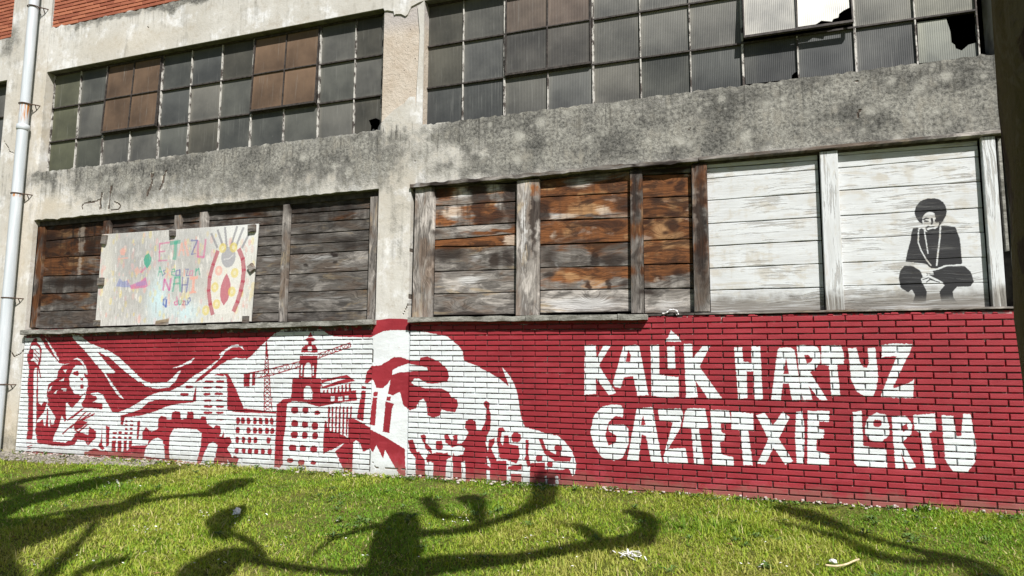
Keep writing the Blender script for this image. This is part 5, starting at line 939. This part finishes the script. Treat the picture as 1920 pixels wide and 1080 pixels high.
# ================================================================== pollarded plane trees: one at the right edge of the view, two behind the camera, throwing their shadows across the lawn
def make_bark():
    n = N('plane_bark'); p = n.coords(); a = n.noise(n.vmul(p, (1, 1, .55)), 5.5, 4, .6, 1.2); b = n.noise(n.vmul(p, (1, 1, .6)), 9, 4, .6, 1.0, 0); f = n.noise(p, 60, 5, .65)
    c = n.mix(n.step(a, .46, .52), (.045, .028, .017), (.092, .074, .030)); c = n.mix(n.step(b, .56, .61), c, (.12, .10, .055)); c = n.mix(n.math('MULTIPLY', n.step(f, .55, .75), .5), c, (.030, .020, .014)); n.bump(n.math('ADD', n.math('MULTIPLY', a, 1.5), f), .012, .7); return n.done(c, .85, .2)
M_BARK = make_bark()
def lift(px, py, h):
    g_ = on_ground(px, py)
    if g_.y > 0:
        x, z = at(px, py); g_ = Vector((x, 0, z)); h -= z
    return g_+SUN*(h/SUN.z)
def limb_pts(reg, pts, h0, h1, start=None):
    """reg: shadow outline on the lawn in picture points with apparent width; returns centreline and radii in the air"""
    x0, y0, k = reg; P = []; n = len(pts)
    for i, (x, y, wd) in enumerate(pts):
        px, py = x0+x/k, y0+y/k; h = h0+(h1-h0)*i/max(1, n-1)
        j, l = max(0, i-1), min(n-1, i+1); dx, dy = pts[l][0]-pts[j][0], pts[l][1]-pts[j][1]; d = math.hypot(dx, dy) or 1; nx, ny = -dy/d*wd/k/2, dx/d*wd/k/2
        a, b = on_ground(px+nx, py+ny), on_ground(px-nx, py-ny); ax = on_ground(px+dx/d, py+dy/d)-on_ground(px-dx/d, py-dy/d); ax.z = 0; ax.normalize(); e = a-b; e.z = 0; perp = (e-ax*e.dot(ax)); wid = perp.length
        sd = Vector((SUN.x, SUN.y, 0)).normalized(); f = abs(perp.normalized().dot(sd)) if wid > 1e-6 else 0; wid /= math.sqrt(1+f*f*(1/math.tan(SUN_EL))**2*.9)
        P.append([*lift(px, py, h), max(.012, wid/2)])
    if start: P = [list(q) for q in start]+P
    return smooth_path(P, 4)
def limb(parent, reg, pts, h0, h1, start=None, name='branch', n=10, wob=.08):
    P = limb_pts(reg, pts, h0, h1, start); return MB().tube([q[:3] for q in P], [q[3] for q in P], n, True, wob).build(name, M_BARK, parent, True)
Z1, Z2, Z3 = (0, 840, 3), (640, 840, 3), (1280, 840, 3)
# tree beside the camera
tb = Vector((1.31, -5.36, ground_z(-5.36))); tree1 = tag(empty('plane_tree', tb), 'dark blotchy plane tree trunk close by at the right edge', 'tree', 'pollarded plane trees on the lawn')
top = limb_pts(Z2, [(300,730,330),(300,600,315),(310,500,270),(335,420,215),(345,375,120)], 3.7, 5.35)
P = smooth_path([[tb.x+.01, tb.y, tb.z-.1, .30], [tb.x, tb.y, tb.z+.25, .235], [tb.x-.003, tb.y, tb.z+.9, .205], [tb.x, tb.y, tb.z+1.8, .20], [tb.x-.008, tb.y, tb.z+2.7, .20]], 6)+top
MB().tube([q[:3] for q in P], [q[3] for q in P], 28, True, .025).build('trunk', M_BARK, tree1, True)
limb(tree1, Z2, [(430,690,100),(560,650,110),(800,625,85),(920,622,70),(1100,600,66),(1350,560,72),(1500,540,80),(1660,512,110),(1720,470,130),(1740,420,110),(1690,370,70),(1600,352,35)], 3.8, 4.7)
limb(tree1, Z2, [(1400,560,50),(1440,530,90),(1410,495,85),(1350,455,60),(1310,435,25)], 4.4, 4.7)
limb(tree1, Z2, [(420,480,60),(560,475,42),(720,455,50),(830,425,42),(980,380,48),(1075,335,80),(1130,290,140),(1140,245,160),(1142,205,165)], 4.6, 5.3)
limb(tree1, Z2, [(760,450,60),(775,400,80),(765,340,100),(735,290,120),(700,270,90)], 4.85, 5.2)
limb(tree1, Z2, [(1120,225,110),(1112,195,95),(1106,168,62),(1104,160,30)], 5.25, 5.35); limb(tree1, Z2, [(1165,225,70),(1176,198,62),(1184,176,50),(1186,168,26)], 5.25, 5.35); limb(tree1, Z2, [(760,410,18),(650,388,20),(565,385,40),(530,365,65),(505,315,85),(480,275,70)], 4.9, 5.2)
limb(tree1, Z2, [(200,690,90),(60,700,55),(-60,690,40),(-220,672,45),(-420,640,55),(-520,615,70),(-620,600,100),(-690,640,170),(-770,700,210),(-800,740,180)], 3.8, 4.5)
limb(tree1, Z2, [(-430,640,40),(-470,560,50),(-570,495,45),(-660,490,90),(-680,450,150),(-660,400,150),(-600,350,80),(-540,322,30)], 4.15, 4.55); limb(tree1, Z2, [(280,450,40),(210,440,38),(90,470,28),(-40,510,20),(-120,560,22),(-180,615,24)], 4.7, 4.2)
def twigs(parent, reg, spots):
    x0, y0, k = reg
    for sx, sy, h, n_ in spots:
        c = lift(x0+sx/k, y0+sy/k, h)
        for _ in range(n_):
            d = Vector((random.uniform(-1,1), random.uniform(-1,1), random.uniform(-.3,1))).normalized(); L = random.uniform(.14,.30); e = d.cross(Vector((.3,.5,.8)))*.06
            MB().tube([c+d*.03, c+d*L*.6+e, c+d*L+e*1.6], [.016, .011, .005], 5).build('twig', M_BARK, parent)
twigs(tree1, Z2, ((1740,430,4.65,6),(1320,445,4.68,3),(1140,240,5.3,5),(705,280,5.2,4),(490,290,5.2,4),(345,380,5.35,5)))
twigs(tree1, Z2, ((-665,420,4.5,5),(-780,710,4.45,5)))
# trees behind the camera, off frame
tb2 = Vector((-.27, -7.25, ground_z(-7.25))); tree2 = tag(empty('plane_tree', tb2), 'pollarded plane tree standing behind and left of the viewpoint', 'tree', 'pollarded plane trees on the lawn')
t2 = lambda h, r_: [tb2.x, tb2.y, tb2.z+h, r_]
P = smooth_path([t2(-.1,.22), t2(.5,.16), t2(2,.13), t2(3.6,.12)], 5)+limb_pts(Z1, [(200,780,110),(300,675,90),(400,575,66),(470,500,52),(540,405,50)], 4.6, 6.1)
MB().tube([q[:3] for q in P], [q[3] for q in P], 14, True, .05).build('trunk', M_BARK, tree2, True)
limb(tree2, Z1, [(-260,470,90),(-120,420,90),(0,355,95),(150,292,85),(400,232,62),(600,182,56),(750,147,46),(900,130,40),(990,112,26)], 5.2, 6.6, [t2(4.6,.12)])
limb(tree2, Z1, [(-250,330,120),(-80,250,110),(20,235,80),(120,262,50),(190,280,30)], 5.3, 6.2, [t2(4.8,.1)]); limb(tree2, Z1, [(-60,225,40),(30,203,32),(150,168,24),(350,140,20),(500,124,18)], 5.9, 6.4)
limb(tree2, Z1, [(-200,520,160),(-60,500,190),(100,480,170),(220,465,110),(330,440,70),(450,400,52),(560,372,48),(660,345,60),(730,308,66),(800,270,45),(868,238,26)], 4.9, 6.0, [t2(4.5,.12)])
limb(tree2, Z1, [(640,352,40),(760,312,30),(880,290,24),(1050,275,24),(1180,264,36),(1250,238,66),(1320,205,74),(1380,190,40),(1415,184,18)], 5.6, 6.2); limb(tree2, Z1, [(260,445,40),(380,395,44),(480,352,40),(580,330,30),(660,322,16)], 5.4, 5.9)
limb(tree2, Z1, [(-150,600,140),(-20,565,110),(100,530,70),(180,500,40)], 4.6, 5.0, [t2(4.2,.1)]); limb(tree2, Z1, [(380,790,50),(450,715,52),(540,675,58),(620,655,56),(690,634,36),(735,628,16)], 4.4, 5.2, [t2(4.0,.09)])
limb(tree2, Z1, [(-300,420,60),(0,430,40),(150,408,24),(300,372,20),(420,350,18)], 5.2, 5.8, [t2(4.7,.08)])
tb3 = Vector((7.0, -7.8, ground_z(-7.8))); tree3 = tag(empty('plane_tree', tb3), 'pollarded plane tree standing behind and right of the viewpoint', 'tree', 'pollarded plane trees on the lawn')
t3 = lambda h, r_: [tb3.x, tb3.y, tb3.z+h, r_]
P = smooth_path([t3(-.1,.26), t3(.6,.2), t3(3,.17), t3(6.2,.14)], 6); MB().tube([q[:3] for q in P], [q[3] for q in P], 14, True, .05).build('trunk', M_BARK, tree3, True)
limb(tree3, Z3, [(1860,800,110),(1740,715,90),(1620,650,85),(1500,620,66),(1380,640,50),(1250,634,46),(1080,600,52),(960,545,52),(860,500,56),(760,475,40),(660,448,30),(520,418,20)], 6.3, 7.0, [t3(5.9,.13)])
limb(tree3, Z3, [(1500,618,60),(1400,594,50),(1280,562,36),(1150,530,36),(1040,500,40),(920,460,44),(840,425,70),(760,395,80),(680,368,80),(600,345,66),(530,322,40)], 6.5, 7.1)
